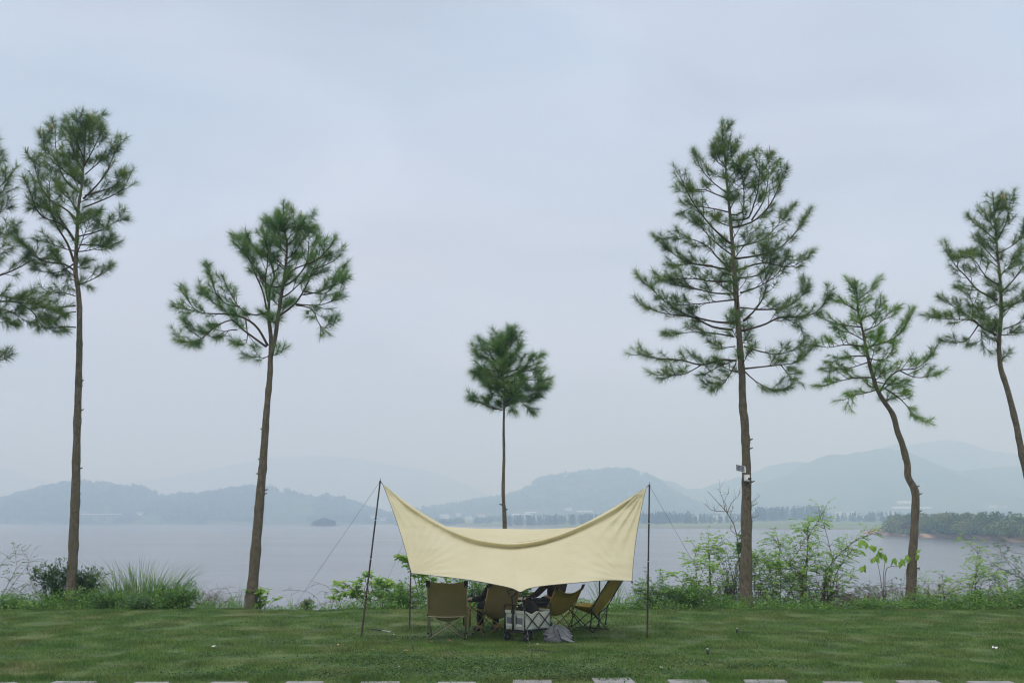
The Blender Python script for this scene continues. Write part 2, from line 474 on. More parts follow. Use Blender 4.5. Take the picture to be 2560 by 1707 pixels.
def lawn_fn(u, v):
    x = -70 + 140 * u
    y = -30 + 58 * v if v < 0.5 else -1 + 36 * (v - 0.5) * 2
    return (x, y, lawn_h(x, y))
sheet('lawn', lawn_fn, 200, 180, M['soil_turf'])
def bed_fn(u, v):
    x = -5200 + 10400 * u
    return (x, 34.9 + 5000 * v, LAKE_Z - 1.5)
sheet('lake_bed', bed_fn, 4, 4, M['mud'])
sheet('lake', lambda u, v: (-5200 + 10400 * u, 24 + 5000 * v, LAKE_Z), 8, 8, M['lake_water'])

# far shore: flat land behind the water
SHORE = [(-1500, 1311), (-400, 1311), (0, 1311), (200, 1310), (400, 1310), (700, 1308.5), (860, 1309), (1050, 1312), (1200, 1315.5), (1400, 1317.5),
         (1640, 1320), (1860, 1322), (2000, 1324), (2100, 1323.2), (2260, 1323), (2500, 1321), (3000, 1319), (4200, 1317)]
SH = [gnd(px, py, LAKE_Z) for px, py in SHORE]
SHX = np.array([px for px, _ in SHORE], float)
def shore_fn(u, v):
    px = -1500 + 5700 * u
    py = float(np.interp(px, SHX, [p for _, p in SHORE])) + 0.25 * math.sin(px * 0.045)
    p = gnd(px, py, LAKE_Z)
    d = 1.0 + [(-0.02), 0.0, 0.012, 0.035, 0.10, 0.3, 0.8, 1.9, 3.2][round(v * 8)]
    z = LAKE_Z + [-0.6, 0.0, 0.30, 0.65, 1.3, 3.6, 8.5, 13.0, 16.0][round(v * 8)]
    return (p.x * d, p.y * d, z)
def shore_z(x, y):
    """height of the far shore near that point (approximately)"""
    px = CX + F_PX * x / (y * CT)
    py = float(np.interp(px, SHX, [p for _, p in SHORE]))
    p = gnd(px, py, LAKE_Z)
    return LAKE_Z + float(np.interp(y / p.y - 1, [-0.02, 0.0, 0.012, 0.035, 0.10, 0.3, 0.8, 1.9, 3.2], [-0.6, 0.0, 0.30, 0.65, 1.3, 3.6, 8.5, 13.0, 16.0]))
sheet('far_shore', shore_fn, 240, 8, M['shore'])
def beach_fn(u, v):
    px = -1500 + 5700 * u
    py = float(np.interp(px, SHX, [p for _, p in SHORE])) + 0.25 * math.sin(px * 0.045)
    p = gnd(px, py, LAKE_Z)
    w = 0.010 + 0.012 * (0.5 + 0.5 * math.sin(px * 0.011)) * (1 if px < 1500 else 0.8)
    d = [0.982, 1.0, 1.0 + w, 1.0 + w * 1.6][round(v * 3)]
    z = [-0.5, 0.035, 0.30 * w / 0.012 * 0.9 + 0.1, 0.2][round(v * 3)]
    return (p.x * d, p.y * d, LAKE_Z + z)
sheet('mud_shore', beach_fn, 240, 3, M['mud'])

# hills: ridge profile read as elevation of the land at its own distance
def hill(name, prof, D, Df, back, amp=0.02, seed=0, nu=220, nv=26, mat='hill_forest', power=1.15):
    pts = [at(px, py, D) for px, py in prof]
    xs = [p.x for p in pts]; zs = [p.z for p in pts]
    zb = LAKE_Z + 1.0
    hmax = max(zs) - zb
    def zf(x, y):
        zr = float(np.interp(x, xs, zs))
        if y <= D:
            t = (y - Df) / (D - Df)
            s = max(t, 0) ** power
        else:
            t = (y - D) / back
            s = 1 - t * t * (3 - 2 * t)
        t2 = 1 - abs(s)
        n = mnoise.fractal(Vector((x * 0.0032, y * 0.0022, seed)), 1.0, 2.1, 4)
        n2 = mnoise.fractal(Vector((x * 0.02, y * 0.02, seed + 5)), 0.8, 2.1, 3)
        k = 4 * s * (1 - s) if y <= D else 0.6
        return zb + (zr - zb) * s + hmax * (0.10 * n * k) + hmax * amp * n2 * min(1, s * 3)
    def fn(u, v):
        x = xs[0] + (xs[-1] - xs[0]) * u
        y = Df + (D - Df) * v / 0.75 if v <= 0.75 else D + back * (v - 0.75) / 0.25
        return (x, y, zf(x, y) if 0 < v < 1 else zb - 6)
    o = sheet(name, fn, nu, nv, M[mat])
    return zf, (xs[0], xs[-1])

PA = [(-700, 1290), (-420, 1262), (-200, 1246), (-90, 1252), (0, 1251), (38, 1242), (77, 1233), (115, 1219), (153, 1211), (214, 1207), (249, 1210), (291, 1219), (344, 1223), (383, 1240),
      (406, 1250), (478, 1240), (536, 1233), (574, 1226), (670, 1224), (708, 1231), (746, 1244), (785, 1250), (804, 1247), (834, 1252), (853, 1250), (880, 1260), (910, 1272), (960, 1288), (1030, 1299), (1100, 1302)]
zfA, spanA = hill('wooded_hill', PA, 1500, 1235, 500, 0.05, 1, nu=320)
PB = [(930, 1300), (1000, 1292), (1060, 1279), (1081, 1273), (1131, 1266), (1174, 1257), (1217, 1250), (1249, 1247), (1281, 1237), (1310, 1225), (1331, 1214), (1349, 1198), (1381, 1193), (1403, 1189), (1431, 1185), (1467, 1180),
      (1489, 1182), (1510, 1178), (1531, 1176), (1574, 1176), (1596, 1182), (1617, 1191), (1646, 1202), (1667, 1220), (1696, 1236), (1724, 1252), (1760, 1266), (1810, 1282), (1880, 1296), (1960, 1301)]
zfB, spanB = hill('rounded_hill', PB, 1800, 1420, 700, 0.03, 2, nu=300)
PC = [(1520, 1240), (1600, 1196), (1640, 1193), (1680, 1200), (1700, 1211), (1720, 1217), (1750, 1218), (1775, 1209), (1800, 1201), (1826, 1199), (1865, 1184), (1897, 1173), (1929, 1160), (1968, 1152), (2000, 1148), (2026, 1154), (2060, 1172), (2120, 1200), (2200, 1240)]
hill('distant_ridge', PC, 2350, 2000, 600, 0.018, 3)
PD = [(1680, 1296), (1740, 1272), (1800, 1240), (1860, 1220), (1930, 1198), (1980, 1182), (2030, 1156), (2045, 1148), (2071, 1134), (2110, 1135), (2136, 1127), (2162, 1126), (2175, 1120), (2214, 1118), (2252, 1121), (2278, 1134), (2317, 1154), (2365, 1173), (2400, 1178),
      (2440, 1173), (2500, 1166), (2560, 1162), (2700, 1145), (2900, 1160), (3200, 1220), (3500, 1280)]
zfD, spanD = hill('long_mountain', PD, 1950, 1300, 700, 0.018, 4, nu=300)
PF = [(2050, 1200), (2140, 1140), (2214, 1114), (2240, 1105), (2260, 1107), (2310, 1106), (2350, 1102), (2380, 1098), (2410, 1100), (2440, 1112), (2480, 1123), (2520, 1128), (2560, 1133), (2650, 1150), (2800, 1170), (3100, 1240)]
hill('far_peak', PF, 2700, 2400, 500, 0.01, 6)
PG = [(-900, 1280), (-500, 1190), (-300, 1145), (-150, 1148), (-60, 1152), (0, 1162), (57, 1186), (110, 1203), (200, 1215), (300, 1212), (350, 1205), (450, 1184), (540, 1166), (620, 1150), (700, 1138), (780, 1132), (850, 1136), (900, 1142), (960, 1153), (1050, 1170), (1130, 1194), (1180, 1215), (1240, 1248), (1320, 1285)]
hill('misty_mountain', PG, 3800, 3200, 500, 0.008, 7)

HOUSES = []
def proj(x, y, z):
    dx, dy, dz = x, y, z - CAM_Z
    f = dy * CT + dz * ST
    return CX + F_PX * dx / f, CY - F_PX * (-dy * ST + dz * CT) / f
def hides_house(x, y, z, r, h):
    px, py = proj(x, y, z + h)
    rp_ = r * F_PX / y
    return any(y < D + 4 and px + rp_ > a and px - rp_ < b and py < yb for a, b, yb, D in HOUSES)
# far houses and sheds
def house(px, pyb, pyt, wpx, D, kind='white', roof='gable', label='', depth=9.0):
    for q in range(120):                        # walk out along the line of sight to where it meets the land
        y = 620 + 12 * q
        p = at(px, pyb, y)
        if p.z <= max(shore_z(p.x, y), zfA(p.x, y) if y > 1235 else -9, zfB(p.x, y) if y > 1420 else -9, zfD(p.x, y) if y > 1300 else -9) and y > gnd(px, float(np.interp(px, SHX, [b for _, b in SHORE])), LAKE_Z).y:
            D = y
            break
    HOUSES.append((px - wpx / 2 - 2, px + wpx / 2 + 2, pyb - 1.0, D))
    p = at(px, pyb, D); top = at(px, pyt, D).z
    W = wpx / F_PX * D * 1.0
    H = max(2.4, top - p.z)
    t = thing({'white': 'village_house', 'rust': 'village_house', 'shed': 'greenhouse', 'hall': 'open_hall'}[kind], label, {'white': 'house', 'rust': 'house', 'shed': 'greenhouse', 'hall': 'hall'}[kind], (p.x, p.y, p.z), random.uniform(-0.25, 0.25) if kind in ('white', 'rust') else 0.0)
    wallm = M['white_wall']; roofm = {'white': M['grey_roof'], 'rust': M['rust_roof'], 'shed': M['white_roof'], 'hall': M['white_roof']}[kind]
    down = 2.0
    if kind == 'hall':
        n = 9
        for i in range(n):
            x = -W / 2 + W * (i + 0.5) / n
            MB().tube([(x, -depth / 2 + 0.5, -down), (x, -depth / 2 + 0.5, H)], 0.3, 6).build('column', wallm, t)
        MB().box((0, 1.0, (H - down) / 2 - 0.2), (W * 0.96, depth * 0.4, H + down - 0.6)).build('wall', M['dark_glass'], t)
        MB().box((0, 0, H + 0.45), (W * 1.04, depth * 1.2, 0.9)).build('roof', roofm, t)
        return t
    wh = H * (0.72 if roof == 'gable' else 0.86)
    MB().box((0, 0, (wh - down) / 2), (W, depth, wh + down)).build('wall', wallm, t)
    rf = MB()
    if roof == 'gable':
        a, b = W / 2 + 0.35, depth / 2 + 0.4
        rf.add([(-a, -b, wh - 0.1), (a, -b, wh - 0.1), (a, b, wh - 0.1), (-a, b, wh - 0.1), (-a, 0, H + 0.2), (a, 0, H + 0.2)],
               [(0, 1, 5, 4), (2, 3, 4, 5), (0, 4, 3), (1, 2, 5), (0, 3, 2, 1)])
    else:
        rf.box((0, 0, wh + 0.25), (W + 0.6, depth + 0.6, 0.5))
        rf.box((W * 0.2, 0, wh + 1.0), (min(3, W * 0.3), 3, 1.1))
    rf.build('roof', roofm, t)
    if kind in ('white', 'rust') and wpx >= 9:
        nw = max(2, int(W / 3.2))
        for fl in range(max(1, int(wh / 3.0))):
            for i in range(nw):
                x = -W / 2 + W * (i + 0.5) / nw
                MB().box((x, -depth / 2 - 0.02, 1.6 + fl * 3.0), (1.2, 0.12, 1.4)).build('window', M['dark_glass'], t)
    return t
house(251, 1292, 1286, 93, 1240, 'hall', label='long low open hall with pale flat roof on the left shore', depth=14)
for px, b, tp, w, D, k, r, lab in [
    (366, 1306, 1298.5, 20, 1262, 'white', 'flat', 'pale flat roofed house at the waterline left of the second pine'),
    (394, 1306, 1301, 16, 1265, 'white', 'gable', 'low grey gabled house right of the pale waterline house'),
    (350, 1286, 1280, 14, 1300, 'white', 'gable', 'small gabled house on the slope above the waterline house'),
    (675, 1306, 1299, 15, 1262, 'white', 'gable', 'small gabled house just right of the second pine trunk'),
    (700, 1299, 1288, 21, 1290, 'white', 'flat', 'tall white flat roofed house left of the island'),
    (733, 1302, 1293, 16, 1280, 'white', 'gable', 'white gabled house between the tall white house and the island'),
    (750, 1298, 1290, 18, 1300, 'white', 'flat', 'wide white house up the slope left of the island'),
    (774, 1290, 1283, 10, 1320, 'white', 'gable', 'small white house above the left end of the island'),
    (935, 1296, 1288, 16, 1240, 'white', 'gable', 'white gabled house seen past the left canopy pole'),
    (957, 1300, 1294, 12, 1235, 'rust', 'gable', 'small rust roofed house seen past the left canopy edge'),
    (1112, 1293, 1284, 22, 1120, 'white', 'flat', 'white block of flats above the left canopy slope'),
    (1146, 1291, 1281, 10, 1120, 'rust', 'gable', 'tall rust roofed house left of the middle pine'),
    (1204, 1292, 1285, 14, 1110, 'rust', 'gable', 'rust roofed house just left of the middle pine trunk'),
    (1172, 1297, 1290, 14, 1110, 'white', 'gable', 'white gabled house between the two rust roofed ones'),
    (1421, 1276, 1268, 17, 1470, 'white', 'flat', 'white house on the slope of the rounded hill'),
    (1796, 1297, 1288, 26, 1000, 'white', 'gable', 'wide white house behind the shore trees left of the tall pine'),
    (1830, 1298, 1291, 20, 1000, 'white', 'gable', 'white gabled house beside the tall pine trunk'),
    (1740, 1296, 1289, 14, 1010, 'white', 'gable', 'small white house behind the sparse shore trees'),
    (2078, 1293, 1285, 20, 1000, 'white', 'flat', 'white flat roofed house behind the bushes right of the tall tree belt'),
    (2102, 1289, 1278, 24, 1010, 'white', 'gable', 'large white gabled house of the right village'),
    (2130, 1287, 1277, 14, 1020, 'white', 'gable', 'steep gabled white house in the middle of the right village'),
    (2150, 1293, 1286, 22, 1000, 'white', 'flat', 'long low white house of the right village'),
    (2176, 1291, 1283, 14, 1010, 'white', 'gable', 'small white gabled house at the right end of the village row'),
    (2228, 1288, 1279, 11, 1020, 'white', 'gable', 'narrow white house left of the curved right pine'),
    (2482, 1270, 1263, 18, 1100, 'white', 'gable', 'white house above the scrub of the spit'),
    (2510, 1271, 1265, 12, 1100, 'white', 'flat', 'small white flat roofed house far right above the scrub')]:
    house(px, b, tp, w, D, k, r, lab)
for px, b, tp, w, D, lab in [
    (1308, 1288, 1284, 54, 1130, 'long pale greenhouse roof right of the middle pine'),
    (1328, 1283, 1279.5, 30, 1180, 'shorter pale greenhouse behind the long one'),
    (1462, 1280, 1276.5, 40, 1180, 'pale greenhouse below the rounded hill, right one'),
    (2255, 1272, 1266, 46, 1480, 'wide pale greenhouse beside the curved right pine'),
    (2262, 1260, 1252, 34, 1560, 'upper pale greenhouse terrace beside the curved right pine'),
    (2312, 1272, 1267, 26, 1470, 'pale greenhouse just right of the curved right pine')]:
    house(px, b, tp, w, D, 'shed', 'gable', lab, depth=12)

# ---- crowns made of many small leaf faces, for woods that read as one mass
def crown_tris(centres, radii, heights, ntri, size, conic=0.0):
    """centres (n,3) at the crown base"""
    n = len(centres)
    k = n * ntri
    idx = np.repeat(np.arange(n), ntri)
    u = RNG.random(k); a = RNG.random(k) * 2 * np.pi
    prof = (1 - conic) * np.sqrt(np.clip(1 - (2 * u - 0.8) ** 2 / 1.45, 0.05, 1)) + conic * (1 - u * 0.93)
    rr = (0.55 + 0.45 * np.sqrt(RNG.random(k))) * prof * radii[idx] * (0.85 + 0.3 * np.sin(a * 3 + idx))
    c = centres[idx] + np.stack([rr * np.cos(a), rr * np.sin(a), u * heights[idx]], 1)
    s = size * radii[idx] * (0.6 + 0.8 * RNG.random(k))
    d1 = RNG.normal(size=(k, 3)); d1 /= np.linalg.norm(d1, axis=1)[:, None]
    d2 = RNG.normal(size=(k, 3)); d2 -= d1 * (d1 * d2).sum(1)[:, None]; d2 /= np.linalg.norm(d2, axis=1)[:, None]
    V = np.empty((k, 4, 3))
    V[:, 0] = c - d1 * s[:, None]; V[:, 1] = c + d2 * s[:, None] * 0.7
    V[:, 2] = c + d1 * s[:, None]; V[:, 3] = c - d2 * s[:, None] * 0.7
    return V.reshape(-1, 3)
def wood(name, label, cat, centres, radii, heights, ntri, size, mat, conic=0.0):
    V = crown_tris(np.array(centres, float), np.array(radii, float), np.array(heights, float), ntri, size, conic)
    o = link(name, mesh_poly_np(name, V, 4), mat)
    return sset(o, label, cat, kind='stuff')

# trees that cover the near hill on the left and the lower slopes
cs, rs, hs = [], [], []
while len(cs) < 3600:
    y = 1245 + 290 * random.random() ** 0.9
    px = random.uniform(-250, 1010)
    x = (px - CX) / F_PX * y
    z = zfA(x, y)
    if z < -1.2: continue
    r = random.uniform(2.6, 5.2)
    if hides_house(x, y, z, r * 0.7, 5.5): continue
    cs.append((x, y, z - 1.0)); rs.append(r); hs.append(random.uniform(4.5, 8.5))
wood('hillside_trees', 'green woodland covering the low hill on the left shore', 'woodland', cs, rs, hs, 34, 0.34, M['forest_leaf'])
cs, rs, hs = [], [], []
while len(cs) < 2600:
    y = 1440 + 400 * random.random()
    px = random.uniform(960, 1900)
    x = (px - CX) / F_PX * y
    z = zfB(x, y)
    if z < 0.5 or hides_house(x, y, z, 3.0, 5.0): continue
    cs.append((x, y, z - 1.0)); rs.append(random.uniform(3.0, 6.0)); hs.append(random.uniform(4, 7.5))
wood('slope_trees', 'hazy woodland on the rounded hill behind the canopy', 'woodland', cs, rs, hs, 24, 0.4, M['forest_leaf'])

# belts of upright trees on the far shore
def belt(name, label, px0, px1, Y0, Y1, n, h0, h1, mat=None, conic=0.75, ntri=70, rad=(1.1, 1.9)):
    cs, rs, hs = [], [], []
    for i in range(n):
        px = random.uniform(px0, px1); y = random.uniform(Y0, Y1)
        x = (px - CX) / F_PX * y
        if conic < 0.5 and hides_house(x, y, shore_z(x, y), rad[0], h1): continue
        cs.append((x, y, shore_z(x, y) - 0.1)); rs.append(random.uniform(*rad)); hs.append(random.uniform(h0, h1))
    return wood(name, label, 'trees', cs, rs, hs, ntri, 0.30, mat or M['wood_leaf'], conic)
belt('conifer_belt', 'dark belt of upright conifers on the far shore behind the canopy', 1262, 1600, 800, 900, 210, 6.2, 8.6)
belt('conifer_belt', 'dark belt of upright conifers on the far shore between canopy and tall pine', 1600, 1720, 760, 840, 100, 5.0, 9.4)
belt('conifer_belt', 'sparser upright trees on the far shore just left of the tall pine', 1705, 1880, 740, 800, 70, 4.0, 7.0)
belt('conifer_belt', 'tall dark tree belt on the far shore right of the tall pine', 1880, 2050, 760, 860, 170, 8.4, 11.2)
belt('conifer_belt', 'pale thin tree row on the far shore left of the wooded spit', 2050, 2290, 730, 800, 80, 4.0, 7.5)
belt('shore_thicket', 'low pale thicket along the left far shore', -200, 1000, 1255, 1330, 420, 3.0, 6.5, M['forest_leaf'], 0.1, 40, (3.0, 6.0))
belt('shore_thicket', 'low pale thicket below the rounded hill', 1000, 1280, 960, 1150, 160, 3.0, 5.5, M['forest_leaf'], 0.1, 40, (2.5, 5.0))
belt('shore_thicket', 'low pale bushes at the foot of the right mountain', 1560, 2700, 860, 1150, 340, 2.0, 4.6, M['forest_leaf'], 0.1, 34, (2.5, 5.0))

# small tree island
ip = gnd(812, 1315, LAKE_Z)
def isl_fn(u, v):
    a = 2 * math.pi * u
    r = [0, 0.6, 1.0, 1.15][round(v * 3)]
    z = [0.9, 0.7, 0.05, -0.8][round(v * 3)]
    px_r = 34.0
    k = 1 + 0.2 * mnoise.noise(Vector((math.cos(a), math.sin(a), 2)))
    x = ip.x + (8 if math.cos(a) < 0 else 0) * math.cos(a) * r * 0.8 + px_r * 0.42 * r * math.cos(a) * k
    return (x, ip.y + 11 * r * math.sin(a) * k, LAKE_Z + z)
sheet('island', isl_fn, 40, 3, M['mud'])
cs, rs, hs = [], [], []
for i in range(60):
    a = random.random() * 6.283; r = math.sqrt(random.random())
    cs.append((ip.x - 0.5 + 9.4 * r * math.cos(a), ip.y + 7 * r * math.sin(a), LAKE_Z + 0.4)); rs.append(random.uniform(1.6, 2.8)); hs.append((1 - 0.55 * r * r) * random.uniform(5.4, 7.0))
wood('island_thicket', 'rounded clump of trees on the tiny island in the lake', 'trees', cs, rs, hs, 90, 0.26, M['wood_leaf'])

# sandy spit with scrub, at the right
SPIT = [(2205, 1337.5), (2225, 1338.3), (2260, 1340), (2300, 1342.2), (2350, 1343.5), (2400, 1345.5), (2450, 1349), (2500, 1352), (2560, 1355.5), (2700, 1362), (2900, 1372), (3300, 1385)]
SPX = [p for p, _ in SPIT]; SPY = [q for _, q in SPIT]
def spit_pt(px):
    return gnd(px, float(np.interp(px, SPX, SPY)) + 0.35 * math.sin(px * 0.09) * min(1, (px - 2205) / 80), LAKE_Z)
def spit_fn(u, v):
    px = 2205 + 1095 * u ** 1.3
    p = spit_pt(px)
    w = min(1.0, (px - 2200) / 220) + 0.05
    y = p.y + [-3, 0, 7, 14, 34, 90, 130][round(v * 6)] * w
    z = LAKE_Z + [-0.6, 0.03, 1.1, 1.5, 1.9, 2.3, -0.6][round(v * 6)] * (0.35 + 0.65 * w)
    return (p.x * (1 + 0.25 * (y / p.y - 1)), y, z + 0.05 * mnoise.noise(Vector((p.x * 0.3, y * 0.3, 0))))
sheet('sand_spit', spit_fn, 120, 6, M['sand'])
cs, rs, hs = [], [], []
cr, rr_, hr = [], [], []
for i in range(520):
    px = 2262 + 560 * random.random() ** 0.9
    p = spit_pt(px)
    w = min(1.0, (px - 2200) / 220) + 0.05
    t = random.random() ** 1.3
    y = p.y + (12 + 62 * t) * w
    x = p.x * (1 + 0.25 * (y / p.y - 1)) + random.uniform(-1, 1)
    z = LAKE_Z + float(np.interp((y - p.y) / w, [0, 7, 14, 34, 90], [0, 1.1, 1.5, 1.9, 2.3])) * (0.35 + 0.65 * w)
    h = (0.9 + 3.3 * min(1, t * 1.6)) * random.uniform(0.55, 1.2) * (0.8 if px < 2330 else 1.0)
    if 2305 < px < 2365 and 0.1 < t < 0.35 and random.random() < 0.7:
        cr.append((x, y, z)); rr_.append(random.uniform(1.2, 2.0)); hr.append(h * 1.05)
    else:
        cs.append((x, y, z)); rs.append(random.uniform(0.9, 2.3)); hs.append(h)
wood('spit_scrub', 'dark green scrub covering the sandy spit on the right', 'scrub', cs, rs, hs, 150, 0.17, M['scrub_leaf'])
wood('red_scrub', 'patch of reddish bushes in the scrub on the sandy spit', 'scrub', cr, rr_, hr, 110, 0.17, M['scrub_red'])

# small roofed lookout above the scrub of the spit
pv = at(2367, 1288, 330)
t = thing('pavilion', 'small dark roofed pavilion standing in the scrub of the spit', 'pavilion', pv)
t.location.z = pv.z - 5.0
for sx in (-1, 1):
    for sy in (-1, 1):
        MB().tube([(sx * 1.6, sy * 1.6, 0), (sx * 1.6, sy * 1.6, 4.6)], 0.14, 6).build('post', M['dark_tile'], t)
MB().lathe([(3.2, 4.5), (3.1, 4.65), (1.4, 5.3), (0.25, 6.0), (0.0, 6.5)], n=6).build('roof', M['dark_tile'], t)
MB().box((0, 0, 0.6), (3.6, 3.6, 0.25)).build('floor_slab', M['concrete'], t)

# haze: the air of the whole place
hz = MB().box((0, 2050, (292 + LAKE_Z - 3.0) / 2), (9800, 6100, 292 - (LAKE_Z - 3.0))).build('haze', None)
hz.location.z = 0
m = bpy.data.materials.new('haze_air'); m.use_nodes = True
nt = m.node_tree; nt.nodes.clear()
ho = nt.nodes.new('ShaderNodeOutputMaterial'); hv = nt.nodes.new('ShaderNodeVolumePrincipled')
hv.inputs['Color'].default_value = (0.57, 0.78, 1.0, 1)
hv.inputs['Density'].default_value = 0.00122
hv.inputs['Absorption Color'].default_value = (0.72, 0.70, 1, 1)
hv.inputs['Anisotropy'].default_value = 0.0
nt.links.new(hv.outputs[0], ho.inputs['Volume'])
hz.data.materials.append(m)
sset(hz, kind='stuff', label='pale blue haze over the lake and hills')
# ================================================================== pines
def needles_for(shoots, nn, nl, nw):
    """shoots: list of (p, d, L). Returns triangles (n*3,3)"""
    S = len(shoots)
    P = np.array([s[0] for s in shoots], float); D = np.array([s[1] for s in shoots], float)
    L = np.array([s[2] for s in shoots], float)
    D /= np.linalg.norm(D, axis=1)[:, None]
    idx = np.repeat(np.arange(S), nn)
    k = len(idx)
    t = RNG.random(k) ** 0.8
    d = D[idx]
    r = RNG.normal(size=(k, 3)); r -= d * (r * d).sum(1)[:, None]; r /= np.linalg.norm(r, axis=1)[:, None]
    ang = np.radians(88 - 62 * t + RNG.normal(size=k) * 9)
    nd_ = d * np.cos(ang)[:, None] + r * np.sin(ang)[:, None]
    nd_[:, 2] -= 0.10 + 0.10 * RNG.random(k)
    nd_ /= np.linalg.norm(nd_, axis=1)[:, None]
    base = P[idx] + d * (t * L[idx])[:, None]
    ln = nl * (0.65 + 0.5 * RNG.random(k))
    tip = base + nd_ * ln[:, None]
    tip[:, 2] -= 0.02 * RNG.random(k)
    w = np.cross(nd_, RNG.normal(size=(k, 3))); w /= np.linalg.norm(w, axis=1)[:, None]
    w *= nw * 0.5
    V = np.empty((k, 3, 3))
    V[:, 0] = base - w; V[:, 1] = base + w; V[:, 2] = tip
    return V.reshape(-1, 3)

def pine(trunk, widths, Y0, limbs, label, aff, mat, seed, fill=10, fill_range=(0.45, 0.95), fill_len=0.8, twig_gap=0.12, nn=88, nl=0.24, nw=0.0058, f0=0.28, candles=6, stems=(), lean=0.0, base_y=None, cones=(), dens=1.0):
    rnd = random.Random(seed)
    ox, oy, sc = aff
    C = lambda p: (ox + p[0] / sc, oy + p[1] / sc)
    tp = [at(p[0], p[1], Y0 + lean * i / len(trunk)) for i, p in enumerate(trunk)]
    bx, by = tp[0].x, tp[0].y
    gz = lawn_h(bx, by)
    tp[0].z = gz - 0.12
    base = Vector((bx, by, gz))
    root = thing('pine_tree', label, 'tree', base, group='pines along the lake shore')
    L3 = interp([tuple(p) for p in tp], max(30, int((tp[-1].z - tp[0].z) / 0.09)))
    n = len(L3)
    tw = interp([(0.94 * w / pxm(Y0) / 2,) for w in widths], n)
    rad = []
    for i in range(n):
        r = float(tw[i][0])
        h = i / n * (tp[-1].z - gz)
        whorl = 0.10 * max(0, math.sin(h * 7.3 + seed) - 0.72) / 0.28
        flare = 0.45 * math.exp(-h / 0.25)
        rad.append(r * (1 + whorl + flare + 0.05 * mnoise.noise(Vector((0, seed, h * 3)))))
    tb = MB(); tb.tube(L3, rad, 14, wob=0.16, seed=seed)
    tr = tb.build('trunk', M['bark'], root, True, base)
    # broken stubs on the bare lower trunk
    for q in range(5):
        i = int(n * rnd.uniform(0.12, 0.45)); a = rnd.choice((0, math.pi)) + rnd.uniform(-0.7, 0.7)
        p = Vector(L3[i]); d = Vector((math.cos(a), -abs(math.sin(a)) * 0.6, 0.35)).normalized()
        MB().tube([p + d * rad[i] * 0.5, p + d * (rad[i] + 0.03), p + d * (rad[i] + rnd.uniform(0.03, 0.09))], [0.022, 0.017, 0.010], 6).build('stub', M['bark'], tr, True, base)
    shoots = []
    def limb_radius(l): return 0.010 + 0.0085 * l
    def add_limb(pts3, r0, dense, first, stem=False):
        pts3 = [Vector(p) for p in pts3]
        length = sum((b - a).length for a, b in zip(pts3, pts3[1:]))
        m = MB()
        N = len(pts3)
        m.tube(pts3, [r0 * (1 - 0.80 * (i / (N - 1))) for i in range(N)], 6, wob=0.12, seed=rnd.random())
        acc = 0.0; nxt = length * first
        side = 1
        for i in range(1, N):
            seg = pts3[i] - pts3[i - 1]; sl = seg.length
            if sl < 1e-6: continue
            tn = seg / sl
            while acc + sl >= nxt:
                p = pts3[i - 1] + tn * (nxt - acc)
                fr = nxt / length
                sd = tn.cross(Vector((0, 0, 1)))
                sd = sd.normalized() if sd.length > 0.1 else Vector((1, 0, 0))
                ax = rnd.uniform(-0.9, 0.9)
                perp = (sd * math.cos(ax) + Vector((0, 0, 1)) * math.sin(ax)) * side
                side = -side
                if rnd.random() < 0.25: side = -side
                tl = rnd.uniform(0.22, 0.58) * (1.15 - 0.55 * fr) * min(1.0, 0.5 + length * 0.4)
                d = (tn * 0.75 + perp * 0.75 + Vector((0, 0, 0.22))).normalized()
                p1 = p + d * tl * 0.55
                d2 = (d * 0.8 + Vector((0, 0, 0.35)) + tn * 0.2).normalized()
                p2 = p1 + d2 * tl * 0.45
                m.tube([p, p1, p2], [0.0085, 0.006, 0.004], 4, cap=False)
                shoots.append((p1, d2, rnd.uniform(0.12, 0.24)))
                if rnd.random() < 0.6 * dens:
                    shoots.append((p + d * tl * 0.35, (d * 0.7 + Vector((rnd.uniform(-.5, .5), rnd.uniform(-.5, .5), 0.2))).normalized(), 0.18))
                nxt += dense * rnd.uniform(0.7, 1.35)
            acc += sl
        tn = (pts3[-1] - pts3[-2]).normalized()
        shoots.append((pts3[-1] - tn * 0.12, (tn + Vector((0, 0, 0.3))).normalized(), 0.28))
        shoots.append((pts3[-1] - tn * 0.3, (tn + Vector((rnd.uniform(-.6, .6), rnd.uniform(-.6, .6), 0.2))).normalized(), 0.22))
        m.build('limb', M['limb_bark'] if not stem else M['bark'], tr, True, base)
    for lb in limbs:
        px = [C(p) for p in lb]
        l2 = sum(math.dist(a, b) for a, b in zip(px, px[1:])) / pxm(Y0)
        dy = rnd.uniform(-0.5, 0.5) * l2
        P = interp(px, max(6, int(l2 / 0.13)))
        pts3 = [at(p[0], p[1], Y0 + dy * (i / (len(P) - 1)) ** 1.2) for i, p in enumerate(P)]
        add_limb(pts3, limb_radius(l2), twig_gap, f0)
    for st in stems:
        px = [C(p) for p in st]
        P = interp(px, 20)
        add_limb([at(p[0], p[1], Y0 + 0.25 * math.sin(3 * i / 20)) for i, p in enumerate(P)], 0.055, twig_gap * 1.2, 0.5, True)
    # limbs that point towards and away from the viewer
    ext = sorted((at(*C(lb[-1]), Y0).z, abs(at(*C(lb[-1]), Y0).x - at(*C(lb[0]), Y0).x)) for lb in limbs)
    ez = [q[0] for q in ext]; ex = [q[1] for q in ext]
